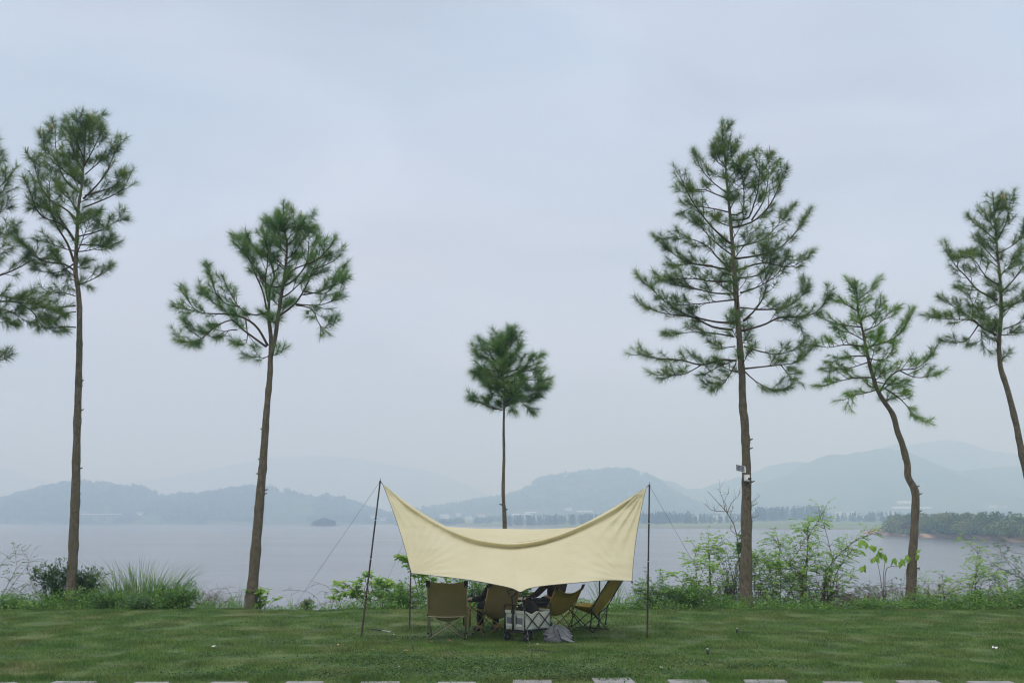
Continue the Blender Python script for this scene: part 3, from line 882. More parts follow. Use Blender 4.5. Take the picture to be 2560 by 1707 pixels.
    for q in range(fill):
        fr = fill_range[0] + (fill_range[1] - fill_range[0]) * (q + rnd.random()) / fill
        i = min(n - 2, int(n * fr)); p = Vector(L3[i])
        Lh = max(0.5, float(np.interp(p.z + 0.5, ez, ex))) * fill_len * rnd.uniform(0.7, 1.1) * (1.25 - 0.5 * fr)
        a = (q % 2) * math.pi + rnd.uniform(-0.75, 0.75) + math.pi / 2
        d = Vector((math.cos(a), math.sin(a), 0))
        up = rnd.uniform(0.15, 0.6)
        pts3 = [p + d * Lh * s + Vector((0, 0, Lh * (up * s + 0.25 * s * s))) for s in np.linspace(0, 1, max(6, int(Lh / 0.14)))]
        add_limb(pts3, limb_radius(Lh), twig_gap, 0.22)
    # leader
    for i in range(int(n * 0.90), n, 2):
        p = Vector(L3[i])
        for q in range(2):
            a = rnd.uniform(0, 6.28)
            shoots.append((p - Vector((0, 0, 0.2)), Vector((math.cos(a), math.sin(a), 0.7)).normalized(), 0.2))
    shoots.append((Vector(L3[-1]) - Vector((0, 0, 0.3)), Vector((0, 0, 1)), 0.28))
    shoots2 = [(s[0] - base, s[1], s[2]) for s in shoots]
    link('crown', mesh_poly_np('crown', needles_for(shoots2, nn, nl, nw), 3), mat, root)
    # pale candles on the highest shoots
    top = sorted(shoots, key=lambda s: -s[0].z)[:int(len(shoots) * 0.3)]
    rnd.shuffle(top)
    for s in top[:candles]:
        e = s[0] + s[1].normalized() * s[2]
        m = MB()
        for q in range(3):
            b = e + Vector((rnd.uniform(-.03, .03), rnd.uniform(-.03, .03), -0.06))
            m.tube([b, b + Vector((rnd.uniform(-.02, .02), 0, rnd.uniform(0.12, 0.24)))], [0.013, 0.006], 5)
        m.build('candle', M['candle'], root, True, base)
    for c in cones:
        p = at(*C(c), Y0)
        m = MB(); m.lathe([(0.0, -0.05), (0.028, -0.03), (0.034, 0), (0.02, 0.035), (0, 0.05)], p, 8); m.build('cone', M['cone'], root, True, base)
    return root

A4 = (0, 220, 2.306)
pine([(-75, 1505), (-72, 1200), (-66, 900), (-62, 700), (-58, 520), (-56, 380), (-54, 300)], [30, 27, 24, 22, 16, 10, 4], 22.0,
     [[(-150, 1110), (0, 1080), (100, 1040), (200, 990), (300, 985)], [(-150, 1240), (0, 1230), (100, 1235), (200, 1250), (280, 1265), (360, 1300)],
      [(-150, 1205), (0, 1200), (120, 1215), (230, 1215)], [(-150, 1250), (0, 1270), (100, 1310), (140, 1350)], [(100, 1235), (190, 1290), (240, 1370), (330, 1400)],
      [(-130, 700), (0, 570), (60, 500)], [(-130, 600), (-40, 480), (0, 400)], [(-130, 850), (0, 720), (50, 670)], [(-140, 950), (0, 870), (60, 800)], [(-150, 1330), (0, 1325), (70, 1370)],
      [(-140, 800), (-40, 650), (20, 590)], [(-140, 1000), (-20, 930), (60, 900)], [(-130, 500), (-60, 380), (-30, 330)]],
     'pine cut by the left edge, only its right branches in view', A4, M['needle'], 21, fill=10, candles=3)
pine([(178, 1502), (186, 1300), (195, 1000), (199, 830), (197, 740), (189, 680), (192, 600), (196, 520), (205, 460), (210, 393), (212, 362), (216, 312), (218, 288)],
     [29, 26, 22, 20, 19, 18, 15, 13, 11, 9, 7, 5, 2.5], 22.6,
     [[(425, 1050), (370, 1015), (280, 1005), (200, 970), (130, 900), (90, 840)], [(425, 1000), (390, 900), (330, 800), (290, 700), (285, 560), (305, 450)],
      [(425, 880), (360, 790), (240, 740), (190, 650), (165, 570)], [(440, 890), (350, 760), (260, 700), (200, 690)], [(440, 760), (380, 700), (280, 640), (215, 510), (200, 410)],
      [(460, 600), (400, 560), (350, 480), (320, 330), (320, 240)], [(470, 560), (400, 500), (310, 430), (260, 360), (250, 290)], [(475, 480), (430, 380), (405, 280), (395, 220)],
      [(480, 690), (570, 655), (650, 620), (710, 580), (740, 520)], [(480, 640), (560, 560), (620, 480), (650, 400), (685, 310)], [(490, 620), (600, 590), (670, 560), (710, 490)],
      [(490, 500), (560, 440), (630, 385)], [(485, 450), (540, 350), (585, 250)], [(455, 855), (540, 835), (620, 800), (680, 760), (700, 740)], [(455, 905), (540, 905), (600, 900), (640, 890)],
      [(500, 310), (455, 230), (442, 172)], [(505, 310), (535, 220), (545, 178)], [(500, 330), (560, 235)], [(435, 1255), (330, 1265), (230, 1250), (180, 1240)], [(437, 1380), (370, 1375), (300, 1385), (250, 1350)],
      [(435, 1200), (360, 1180), (270, 1190)], [(440, 1150), (470, 1130), (480, 1135)], [(436, 1110), (400, 1105), (385, 1130)], [(480, 470), (440, 420), (380, 400)], [(460, 720), (400, 640), (350, 600), (330, 540)],
      [(437, 1290), (380, 1300), (320, 1330)], [(440, 940), (380, 930), (300, 900), (240, 880)], [(430, 1010), (350, 1060), (260, 1060), (190, 1040)]],
     'tall straight pine with a dense crown rising at the far left', A4, M['needle'], 22, fill=16, fill_range=(0.62, 0.97), candles=9)
A5 = (400, 460, 3.267)
pine([(626, 1521), (642, 1338), (658, 1153), (666, 1034), (675, 936), (677, 890), (688, 843), (695, 794), (702, 745), (709, 705), (715, 656), (717, 613), (712, 576), (709, 527), (708, 500)],
     [31, 27, 22, 18, 17, 17, 13, 12, 11, 9, 7, 6, 5, 3, 2], 22.4,
     [[(880, 1320), (800, 1180), (700, 1100), (560, 1065), (330, 1050), (250, 980), (190, 890)], [(870, 1330), (760, 1250), (640, 1160), (590, 1110), (460, 1160), (340, 1260), (230, 1290), (160, 1270)],
      [(630, 1190), (540, 1200), (440, 1260), (400, 1240)], [(890, 1040), (760, 1070), (640, 1000), (565, 870), (530, 800)], [(650, 1000), (540, 980), (450, 880), (410, 750), (390, 690)],
      [(870, 1020), (840, 880), (780, 740), (720, 600), (640, 470)], [(880, 960), (860, 800), (880, 600), (850, 430)], [(1000, 830), (900, 840), (800, 720), (700, 560), (680, 470)],
      [(970, 1080), (1100, 980), (1180, 860), (1230, 740), (1300, 580), (1305, 420)], [(1020, 830), (1100, 780), (1190, 660), (1215, 500), (1215, 320)], [(1170, 905), (1300, 880), (1440, 820), (1510, 800)],
      [(1100, 980), (1280, 990), (1400, 960), (1470, 910)], [(1250, 700), (1400, 640), (1490, 560)], [(1030, 500), (1120, 430), (1150, 320)], [(1030, 560), (940, 460), (860, 350)],
      [(1020, 400), (970, 300)], [(1020, 400), (1075, 290)], [(1110, 990), (1240, 1020), (1300, 1150), (1350, 1180), (1420, 1155)], [(900, 1385), (860, 1420), (780, 1410), (730, 1425)], [(930, 1400), (970, 1385), (1010, 1370)],
      [(700, 1110), (715, 1250), (690, 1320), (610, 1290)], [(1180, 880), (1360, 890), (1460, 770), (1490, 720)], [(330, 1050), (250, 1030), (160, 1010)], [(560, 1065), (480, 1000), (350, 900), (330, 880)],
      [(1010, 800), (1090, 700), (1280, 620), (1400, 500)], [(1020, 700), (940, 640), (800, 560), (740, 490)], [(1015, 620), (1100, 560), (1180, 420)], [(985, 930), (1060, 890), (1200, 760), (1330, 720)], [(960, 1100), (1000, 1040), (1040, 980)],
      [(340, 1260), (250, 1200), (200, 1150)], [(240, 1290), (260, 1310)], [(1020, 460), (940, 380), (900, 330)], [(1025, 480), (1090, 400), (1200, 350)]],
     'forked pine with a wide spreading crown, second from the left', A5, M['needle_b'], 23, fill=14, fill_range=(0.66, 0.95), fill_len=0.6, candles=9, stems=[[(905, 1390), (905, 1250), (890, 1100), (890, 950), (900, 850), (935, 760), (900, 620), (870, 480)]], cones=[(175, 1285), (1205, 1050)], nl=0.23, nn=88)
A6 = (1130, 780, 2.8)
def shr(ls, cx, cy, k):
    return [[l[0]] + [(cx + (p[0] - cx) * k, cy + (p[1] - cy) * k) for p in l[1:]] for l in ls]
pine([(1264, 1520), (1262, 1316), (1259, 1255), (1258, 1219), (1260, 1137), (1259, 1084), (1260, 1030), (1262, 980), (1257, 925), (1255, 897), (1254, 862), (1252, 846)],
     [15, 13.5, 13, 12, 10.5, 10, 9.5, 8, 6, 5, 3, 2], 23.4,
     shr([[(350, 685), (240, 690), (180, 660), (125, 645)], [(380, 660), (480, 640), (540, 690), (580, 710)], [(370, 600), (290, 600), (260, 630)], [(370, 560), (480, 580), (600, 540), (690, 535)],
      [(370, 500), (520, 480), (640, 480), (680, 505)], [(365, 430), (500, 380), (590, 330), (625, 310)], [(360, 420), (260, 400), (180, 380), (165, 415)], [(360, 380), (260, 300), (190, 210)],
      [(360, 350), (230, 300), (160, 275)], [(355, 300), (420, 200), (440, 145)], [(350, 260), (290, 200), (270, 160)], [(370, 520), (250, 500), (180, 465)], [(370, 650), (420, 690), (430, 710)],
      [(365, 460), (450, 430), (560, 400), (640, 400)], [(360, 470), (280, 450), (210, 450)], [(365, 540), (440, 600), (540, 620), (600, 620)], [(352, 250), (400, 190), (400, 130)], [(355, 330), (460, 280), (480, 230)],
      [(350, 240), (320, 150)], [(368, 590), (330, 560), (240, 540)], [(366, 480), (470, 520), (560, 560), (650, 560)]], 365, 460, 0.88),
     'small slender pine standing behind the canopy, middle of the row', A6, M['needle_b'], 24, fill=16, fill_range=(0.72, 0.97), fill_len=0.75, candles=3, nl=0.24, nn=104, f0=0.15, twig_gap=0.13)
A7 = (1540, 260, 2.0638)
pine([(1864, 1519), (1866, 1330), (1866, 1180), (1862, 1060), (1857, 1020), (1855, 938), (1848, 841), (1839, 720), (1832, 628), (1826, 551), (1821, 493), (1816, 444), (1811, 381), (1805, 330), (1804, 300)],
     [33, 28, 26, 25, 23, 21, 18, 15, 13, 11, 9, 7, 5, 3, 2], 22.5,
     [[(622, 1325), (540, 1320), (440, 1345), (330, 1320), (200, 1310), (110, 1285)], [(440, 1345), (350, 1395), (240, 1400)], [(600, 1165), (500, 1150), (420, 1110), (340, 1075), (240, 1010), (180, 950), (130, 915)],
      [(612, 1130), (520, 1125), (400, 1100), (250, 1080), (130, 1040)], [(605, 980), (500, 975), (400, 950), (270, 930)], [(600, 915), (500, 915), (380, 900), (220, 910)], [(595, 860), (500, 840), (400, 825), (320, 790), (230, 720)],
      [(500, 835), (380, 825), (280, 840)], [(600, 850), (530, 800), (480, 740), (400, 700), (300, 680)], [(590, 720), (500, 640), (420, 540), (365, 450), (335, 380)], [(585, 560), (500, 540), (400, 530), (350, 560)],
      [(575, 490), (500, 460), (440, 440), (350, 460)], [(572, 460), (500, 405), (450, 350), (405, 270)], [(565, 330), (515, 290), (505, 240)], [(620, 1335), (585, 1400), (540, 1450), (480, 1470)], [(615, 1250), (540, 1255), (500, 1220)],
      [(665, 1365), (760, 1355), (850, 1345), (940, 1330), (990, 1280)], [(850, 1345), (890, 1395), (930, 1435)], [(650, 1170), (760, 1140), (850, 1100), (980, 1095), (1060, 1050), (1095, 970)], [(655, 1120), (720, 1060), (770, 970), (770, 860), (740, 760)],
      [(720, 1060), (850, 1055), (940, 1010), (990, 930)], [(640, 975), (740, 940), (830, 880), (875, 800)], [(620, 860), (760, 820), (900, 840), (1005, 780)], [(600, 740), (700, 720), (770, 690), (830, 630), (890, 560)],
      [(610, 800), (740, 780), (840, 745), (920, 670), (980, 580)], [(595, 640), (700, 610), (780, 540), (830, 450), (865, 350)], [(590, 600), (680, 590), (710, 520), (735, 430), (740, 290)], [(585, 570), (650, 560), (660, 430), (640, 310)],
      [(580, 460), (640, 440), (720, 430)], [(575, 400), (620, 340), (675, 275)], [(660, 1250), (760, 1280), (850, 1290), (950, 1250)], [(665, 1380), (720, 1430), (800, 1470), (870, 1480)], [(560, 300), (590, 240), (590, 200)], [(560, 320), (520, 260), (530, 200)],
      [(610, 1010), (520, 1020), (440, 1030), (300, 1040)], [(600, 780), (520, 720), (440, 640), (390, 590)], [(608, 1200), (480, 1180), (350, 1180), (290, 1200)], [(640, 1050), (760, 1060), (900, 1060)], [(625, 900), (740, 880), (800, 800), (780, 720)],
      [(620, 1320), (520, 1360), (450, 1400)], [(770, 270), (790, 290), (760, 340)][::-1], [(700, 600), (770, 480), (790, 320)], [(850, 1100), (940, 1140), (960, 1180)]],
     'tallest pine with a full conical crown, solar panel fixed to its trunk', A7, M['needle'], 25, fill=20, fill_range=(0.45, 0.96), fill_len=0.65, candles=8, nl=0.22, nn=88)
A8 = (1980, 440, 2.0638)
pine([(2271, 1499), (2279, 1432), (2282, 1386), (2285, 1334), (2288, 1279), (2287, 1227), (2271, 1193), (2268, 1160), (2256, 1111), (2244, 1080), (2232, 1036), (2203, 992), (2183, 944), (2166, 876), (2157, 828), (2147, 789), (2142, 731), (2138, 700)],
     [27, 23, 22, 21, 20, 21, 18, 17, 16, 16, 14, 12, 11, 9, 7.5, 6, 4, 2], 23.0,
     [[(440, 1100), (380, 1120), (300, 1135), (285, 1180)], [(455, 1110), (500, 1040), (560, 1000), (650, 990), (730, 910)], [(560, 1005), (640, 1040), (745, 1030)], [(470, 1090), (560, 1150), (620, 1220), (680, 1270)],
      [(415, 1040), (330, 1040), (240, 1060), (165, 1085)], [(390, 930), (300, 930), (210, 960), (190, 1020)], [(370, 880), (280, 870), (180, 885), (110, 865)], [(400, 880), (500, 850), (570, 800), (615, 710)],
      [(355, 780), (280, 770), (200, 750), (160, 740)], [(365, 800), (440, 770), (500, 710), (525, 690)], [(345, 700), (270, 660), (230, 650)], [(340, 640), (400, 590), (425, 560)], [(335, 600), (300, 560)], [(400, 940), (470, 950), (530, 890)],
      [(430, 1060), (520, 1080), (590, 1090)], [(375, 850), (300, 810), (230, 800)], [(350, 740), (430, 700), (460, 660)], [(380, 900), (440, 850), (470, 800)], [(395, 960), (300, 990), (220, 1000)]],
     'small bright green pine on a bowed trunk, right of the tallest pine', A8, M['needle_light'], 26, fill=14, fill_range=(0.60, 0.97), fill_len=0.55, candles=0, nl=0.19, nn=80, f0=0.2)
pine([(2610, 1515), (2600, 1400), (2580, 1250), (2557, 1143), (2537, 1046), (2518, 973), (2501, 915), (2498, 852), (2503, 779), (2501, 711), (2494, 634), (2486, 537), (2482, 480)],
     [27, 25, 23, 21, 19, 17, 15, 13, 12, 10, 7, 4, 2], 22.8,
     [[(1055, 820), (990, 790), (930, 745), (830, 740), (725, 730)], [(960, 760), (880, 700), (790, 650)], [(930, 745), (930, 650), (895, 600)], [(960, 770), (900, 850), (820, 860)], [(975, 800), (985, 880)],
      [(1060, 640), (960, 590), (900, 520), (850, 470), (780, 370)], [(850, 470), (870, 420), (900, 400)], [(1065, 560), (1000, 520), (940, 430), (890, 410)], [(1060, 470), (1000, 420), (960, 410)], [(1050, 330), (990, 280), (925, 235)],
      [(1050, 280), (1000, 200)], [(1060, 330), (1110, 230), (1125, 140)], [(1080, 600), (1140, 540), (1200, 460), (1280, 400)], [(1085, 680), (1180, 650), (1280, 640)], [(1090, 790), (1150, 770), (1220, 740), (1300, 720)],
      [(1090, 700), (1180, 640), (1260, 580)], [(1080, 820), (1160, 820)], [(1060, 400), (1150, 350), (1200, 270)], [(1065, 520), (1140, 450), (1190, 390)], [(1055, 440), (980, 360), (960, 330)], [(1070, 660), (1010, 680), (960, 690)], [(1050, 240), (1090, 150)], [(1070, 740), (1000, 740), (940, 720)]],
     'leaning pine partly cut by the right edge', A8, M['needle'], 27, fill=14, fill_range=(0.58, 0.96), fill_len=0.65, candles=5, nl=0.22, nn=88)

# ================================================================== shore plants
class Leaves:
    def __init__(self): self.q = []
    def leaf(self, p, d, l, w, roll=None):
        d = d.normalized()
        r = Vector((random.gauss(0, 1), random.gauss(0, 1), random.gauss(0, 1) + 0.0))
        up = Vector((random.gauss(0, .5), random.gauss(0, .5), 1))
        s = d.cross(up)
        s = s.normalized() if s.length > 1e-3 else Vector((1, 0, 0))
        m = p + d * l * 0.45
        dip = Vector((0, 0, -0.12 * l))
        self.q += [p, m + s * w * 0.5 + dip * 0.3, p + d * l + dip, m - s * w * 0.5 + dip * 0.3]
    def build(self, name, mat, parent, origin):
        if not self.q: return None
        V = np.array([tuple(p - origin) for p in self.q])
        return link(name, mesh_poly_np(name, V, 4), mat, parent)
def compound(L, p, d, size, pairs, ll, lw):
    """a feathered leaf: pairs of leaflets along an arching rachis"""
    d = d.normalized(); pos = p.copy()
    sd = d.cross(Vector((0, 0, 1))); sd = sd.normalized() if sd.length > 1e-3 else Vector((1, 0, 0))
    for i in range(pairs):
        d = (d + Vector((0, 0, -0.16))).normalized()
        pos = pos + d * size / pairs
        for s in (-1, 1):
            L.leaf(pos, d * 0.5 + sd * s * 0.85 + Vector((0, 0, -0.12)), ll * random.uniform(0.75, 1.15), lw)
    L.leaf(pos, d, ll, lw)
def palmate(L, p, d, n, ll, lw):
    """drooping leaves spread like fingers"""
    a0 = random.random() * 6.28
    for i in range(n):
        a = a0 + 6.283 * i / n + random.uniform(-.25, .25)
        L.leaf(p, Vector((math.cos(a), math.sin(a), random.uniform(-0.75, 0.25))) + d * 0.5, ll * random.uniform(0.7, 1.2), lw)

def shrub(name, label, cat, base, stems, style, leafm, stemm, group, twigs=(4, 0.35), r0=0.012, lsize=1.0, bare=0.0, sub=2, leafy_from=0.35):
    """stems: polylines of world points from the ground; twigs carry leaves in the given style"""
    base = Vector(base)
    t = thing(name, label, cat, base, group=group)
    L = Leaves(); W = MB()
    def put(p, d):
        if random.random() < bare: return
        if style == 'compound': compound(L, p, d, 0.24 * lsize, 4, 0.095 * lsize, 0.046 * lsize)
        elif style == 'feather': compound(L, p, d, 0.20 * lsize, 5, 0.062 * lsize, 0.030 * lsize)
        elif style == 'palmate': palmate(L, p, d, 8, 0.155 * lsize, 0.058 * lsize)
        elif style == 'bush':
            for q in range(5):
                L.leaf(p + Vector((random.gauss(0, .03), random.gauss(0, .03), random.gauss(0, .03))), d + Vector((random.gauss(0, .8), random.gauss(0, .8), random.gauss(0.1, .5))), 0.07 * lsize * random.uniform(.7, 1.3), 0.024 * lsize)
        elif style == 'broad':
            for q in range(3):
                L.leaf(p, d + Vector((random.gauss(0, .8), random.gauss(0, .8), random.gauss(-.2, .5))), 0.17 * lsize * random.uniform(.7, 1.2), 0.12 * lsize)
    for st in stems:
        n = max(6, int(sum((Vector(b) - Vector(a)).length for a, b in zip(st, st[1:])) / 0.10))
        P = [Vector(p) for p in interp([tuple(p) for p in st], n)]
        W.tube(P, [r0 * (1 - 0.75 * i / (n - 1)) for i in range(n)], 5, wob=0.1, seed=random.random())
        for i in range(int(n * leafy_from), n):
            if random.random() < 0.25: continue
            tn = (P[i] - P[max(i - 1, 0)]).normalized()
            for q in range(twigs[0]):
                if random.random() > 0.5: continue
                d = (tn * 0.6 + Vector((random.gauss(0, .7), random.gauss(0, .7), random.gauss(.15, .4)))).normalized()
                ln = twigs[1] * random.uniform(0.4, 1.1)
                m1 = P[i] + d * ln * 0.6; e1 = m1 + (d + Vector((0, 0, 0.25))).normalized() * ln * 0.4
                W.tube([P[i], m1, e1], [r0 * 0.35, r0 * 0.26, r0 * 0.15], 4, cap=False)
                put(e1, d)
                for s in range(sub - 1):
                    put(P[i] + d * ln * random.uniform(0.3, 0.9), (d + Vector((random.gauss(0, .6), random.gauss(0, .6), 0.1))).normalized())
        put(P[-1], (P[-1] - P[-2]).normalized())
    W.build('stems', stemm, t, True, base)
    L.build('foliage', leafm, t, base)
    return t
def auto_stems(x, y, n, h, spread, lean=(0, 0), curl=0.25, z=None):
    out = []
    for i in range(n):
        a = random.random() * 6.283; r = spread * random.uniform(0.35, 1.0)
        b = Vector((x + random.gauss(0, 0.08), y + random.gauss(0, 0.08), 0)); b.z = lawn_h(b.x, b.y) - 0.05
        hh = h * random.uniform(0.65, 1.05)
        out.append([b, b + Vector((r * math.cos(a) * 0.35 + lean[0] * 0.4, r * math.sin(a) * 0.35 + lean[1] * 0.4, hh * 0.5)),
                    b + Vector((r * math.cos(a) + lean[0], r * math.sin(a) + lean[1], hh * (1 - curl * random.random())))])
    return out
def px_stems(lists, Y, jit=0.35):
    out = []
    for l in lists:
        dy = random.uniform(-jit, jit)
        s = [at(p[0], p[1], Y + dy * i / max(1, len(l) - 1)) for i, p in enumerate(l)]
        s[0].z = lawn_h(s[0].x, s[0].y) - 0.05
        out.append(s)
    return out
def gx(px, Y): return at(px, 1400, Y).x
def gbase(px, Y):
    x = gx(px, Y); return (x, Y, lawn_h(x, Y))
SHR = 'shrubs along the shore'
# left edge: sparse arching shrub
shrub('twiggy_shrub', 'sparse arching shrub with tiny leaves at the left edge', 'shrub', gbase(-20, 23.0),
      px_stems([[(-20, 1520), (40, 1450), (70, 1410), (68, 1390)], [(-20, 1520), (20, 1460), (40, 1420), (38, 1385)], [(-30, 1500), (60, 1480), (108, 1455), (105, 1440)], [(-20, 1510), (40, 1470), (90, 1460)], [(-60, 1520), (-10, 1430), (20, 1390)], [(-10, 1515), (70, 1490), (120, 1470)]], 23.0),
      'feather', M['leaf_olive'], M['twig_grey'], SHR, twigs=(3, 0.22), lsize=0.8, bare=0.35)
shrub('bushy_shrub', 'dense dark leafy bush around the foot of the far left pine', 'bush', gbase(150, 22.9), auto_stems(gx(150, 22.9), 22.9, 22, 0.95, 0.55), 'bush', M['leaf_dark'], M['stem_green'], SHR, twigs=(6, 0.22), lsize=1.2, leafy_from=0.1)
shrub('bushy_shrub', 'dense dark leafy bush right of the far left pine trunk', 'bush', gbase(222, 22.9), auto_stems(gx(222, 22.9), 22.9, 18, 0.85, 0.45), 'bush', M['leaf_dark'], M['stem_green'], SHR, twigs=(6, 0.22), lsize=1.2, leafy_from=0.1)
shrub('bushy_shrub', 'low green bush under the tall grass, left one', 'bush', gbase(285, 22.2), auto_stems(gx(285, 22.2), 22.2, 16, 0.45, 0.45), 'bush', M['leaf_mid'], M['stem_green'], SHR, twigs=(6, 0.15), lsize=0.9, leafy_from=0.05)
shrub('bushy_shrub', 'rounded low bush at the right foot of the tall grass', 'bush', gbase(448, 22.1), auto_stems(gx(448, 22.1), 22.1, 24, 0.48, 0.5), 'bush', M['leaf_mid'], M['stem_green'], SHR, twigs=(7, 0.15), lsize=0.9, leafy_from=0.05)
shrub('bushy_shrub', 'small pale green bush in front of the tall grass', 'bush', gbase(352, 21.9), auto_stems(gx(352, 21.9), 21.9, 14, 0.30, 0.3), 'bush', M['leaf_pale'], M['stem_green'], SHR, twigs=(5, 0.12), lsize=0.8, leafy_from=0.05)
shrub('leafy_sprig', 'small bright leafy plant at the right foot of the forked pine', 'shrub', gbase(655, 22.5), auto_stems(gx(655, 22.5), 22.5, 8, 0.55, 0.22), 'palmate', M['leaf_bright'], M['stem_green'], SHR, twigs=(4, 0.12), lsize=0.75)
shrub('leafy_sprig', 'pale upright young plant left of the canopy', 'shrub', gbase(772, 22.6), auto_stems(gx(772, 22.6), 22.6, 9, 0.38, 0.14), 'bush', M['leaf_olive'], M['stem_green'], SHR, twigs=(3, 0.06), lsize=1.2)
# shrub left of the canopy
shrub('palmate_shrub', 'leaning shrub with drooping leaf clusters left of the canopy pole', 'shrub', gbase(940, 22.9),
      px_stems([[(945, 1530), (900, 1490), (870, 1462), (840, 1452)], [(945, 1530), (905, 1493), (890, 1470), (895, 1450)], [(945, 1530), (880, 1487), (850, 1478), (835, 1487)], [(940, 1525), (900, 1490), (860, 1485), (848, 1492)], [(930, 1525), (920, 1470), (912, 1445), (925, 1440)], [(945, 1530), (910, 1470), (930, 1455)]], 22.9),
      'palmate', M['leaf_bright'], M['twig'], SHR, twigs=(3, 0.14), r0=0.018, lsize=0.95, leafy_from=0.5, bare=0.15)
shrub('palmate_shrub', 'leafy shrub with drooping clusters behind the short canopy pole', 'shrub', gbase(990, 23.1),
      px_stems([[(960, 1530), (955, 1490), (962, 1460), (950, 1452)], [(975, 1530), (985, 1485), (1000, 1470)], [(985, 1530), (1010, 1490), (1030, 1470)], [(960, 1530), (945, 1480), (970, 1458)], [(1000, 1530), (1020, 1500), (1035, 1490)], [(970, 1530), (1000, 1480), (990, 1462)], [(1005, 1530), (1015, 1500), (1000, 1485)]], 23.1),
      'palmate', M['leaf_bright'], M['twig'], SHR, twigs=(4, 0.16), r0=0.014, lsize=0.9, leafy_from=0.4)
shrub('palmate_shrub', 'tall shrub tip showing past the left canopy edge', 'shrub', gbase(1045, 23.6),
      px_stems([[(1060, 1530), (1040, 1460), (1025, 1410), (1008, 1392)], [(1060, 1530), (1045, 1440), (1020, 1395)], [(1070, 1530), (1080, 1450), (1065, 1438)], [(1070, 1530), (1055, 1470), (1060, 1436)], [(1090, 1530), (1110, 1460), (1118, 1445)]], 23.6),
      'palmate', M['leaf_bright'], M['twig'], SHR, twigs=(3, 0.14), r0=0.014, lsize=0.9, leafy_from=0.62)
shrub('bushy_shrub', 'low green weeds bush behind the first chair', 'bush', gbase(1010, 22.5), auto_stems(gx(1010, 22.5), 22.5, 24, 0.5, 0.75), 'bush', M['leaf_mid'], M['stem_green'], SHR, twigs=(6, 0.16), lsize=1.0, leafy_from=0.05)
shrub('bushy_shrub', 'low green bush seen between the two left chairs', 'bush', gbase(1185, 22.6), auto_stems(gx(1185, 22.6), 22.6, 22, 0.75, 0.55), 'bush', M['leaf_mid'], M['stem_green'], SHR, twigs=(6, 0.16), lsize=1.0, leafy_from=0.05)
shrub('palmate_shrub', 'bright leaf clusters seen under the canopy tip', 'shrub', gbase(1310, 23.0), auto_stems(gx(1312, 23.0), 23.0, 9, 1.0, 0.35), 'palmate', M['leaf_bright'], M['twig'], SHR, twigs=(4, 0.16), lsize=0.9, leafy_from=0.4)
# right of the canopy, left of the tallest pine
shrub('elder_shrub', 'tall shrub with umbrella shaped leafy tips left of the tallest pine', 'shrub', gbase(1775, 23.2),
      px_stems([[(1775, 1520), (1775, 1430), (1772, 1390), (1771, 1355)], [(1775, 1440), (1772, 1395), (1745, 1378), (1735, 1362)], [(1775, 1440), (1772, 1392), (1760, 1372), (1757, 1354)], [(1775, 1440), (1774, 1390), (1795, 1370), (1803, 1352)], [(1775, 1520), (1745, 1450), (1735, 1400), (1738, 1390)], [(1775, 1440), (1773, 1388), (1790, 1365), (1815, 1345)]], 23.2, 0.25),
      'compound', M['leaf_bright'], M['twig'], SHR, twigs=(4, 0.16), r0=0.013, lsize=0.85, leafy_from=0.72)
shrub('elder_shrub', 'bright leaning shrub low beside the right canopy pole', 'shrub', gbase(1725, 22.8),
      px_stems([[(1760, 1525), (1720, 1480), (1700, 1450), (1690, 1440)], [(1755, 1525), (1730, 1470), (1725, 1440)], [(1760, 1525), (1745, 1470), (1760, 1420)], [(1765, 1525), (1720, 1490), (1705, 1475)], [(1760, 1525), (1770, 1460), (1780, 1430)], [(1765, 1525), (1790, 1480), (1805, 1465)], [(1750, 1525), (1740, 1440), (1745, 1410)]], 22.8),
      'compound', M['leaf_bright'], M['twig'], SHR, twigs=(5, 0.2), r0=0.012, lsize=0.9, leafy_from=0.3)
shrub('twiggy_shrub', 'thin stemmed brown shrub between the elder and the tallest pine', 'shrub', gbase(1825, 23.4), auto_stems(gx(1825, 23.4), 23.4, 18, 1.7, 0.55), 'feather', M['leaf_mid'], M['twig'], SHR, twigs=(3, 0.25), lsize=0.9, bare=0.35, leafy_from=0.3)
shrub('bushy_shrub', 'rounded blue green bush right of the canopy pole', 'bush', gbase(1712, 22.3), auto_stems(gx(1712, 22.3), 22.3, 30, 0.55, 0.55), 'bush', M['leaf_mid'], M['stem_green'], SHR, twigs=(7, 0.16), lsize=0.85, leafy_from=0.05)
shrub('bushy_shrub', 'low leafy bush just behind the right canopy pole', 'bush', gbase(1635, 22.6), auto_stems(gx(1635, 22.6), 22.6, 16, 0.65, 0.45), 'compound', M['leaf_mid'], M['stem_green'], SHR, twigs=(4, 0.16), lsize=0.7, leafy_from=0.1)
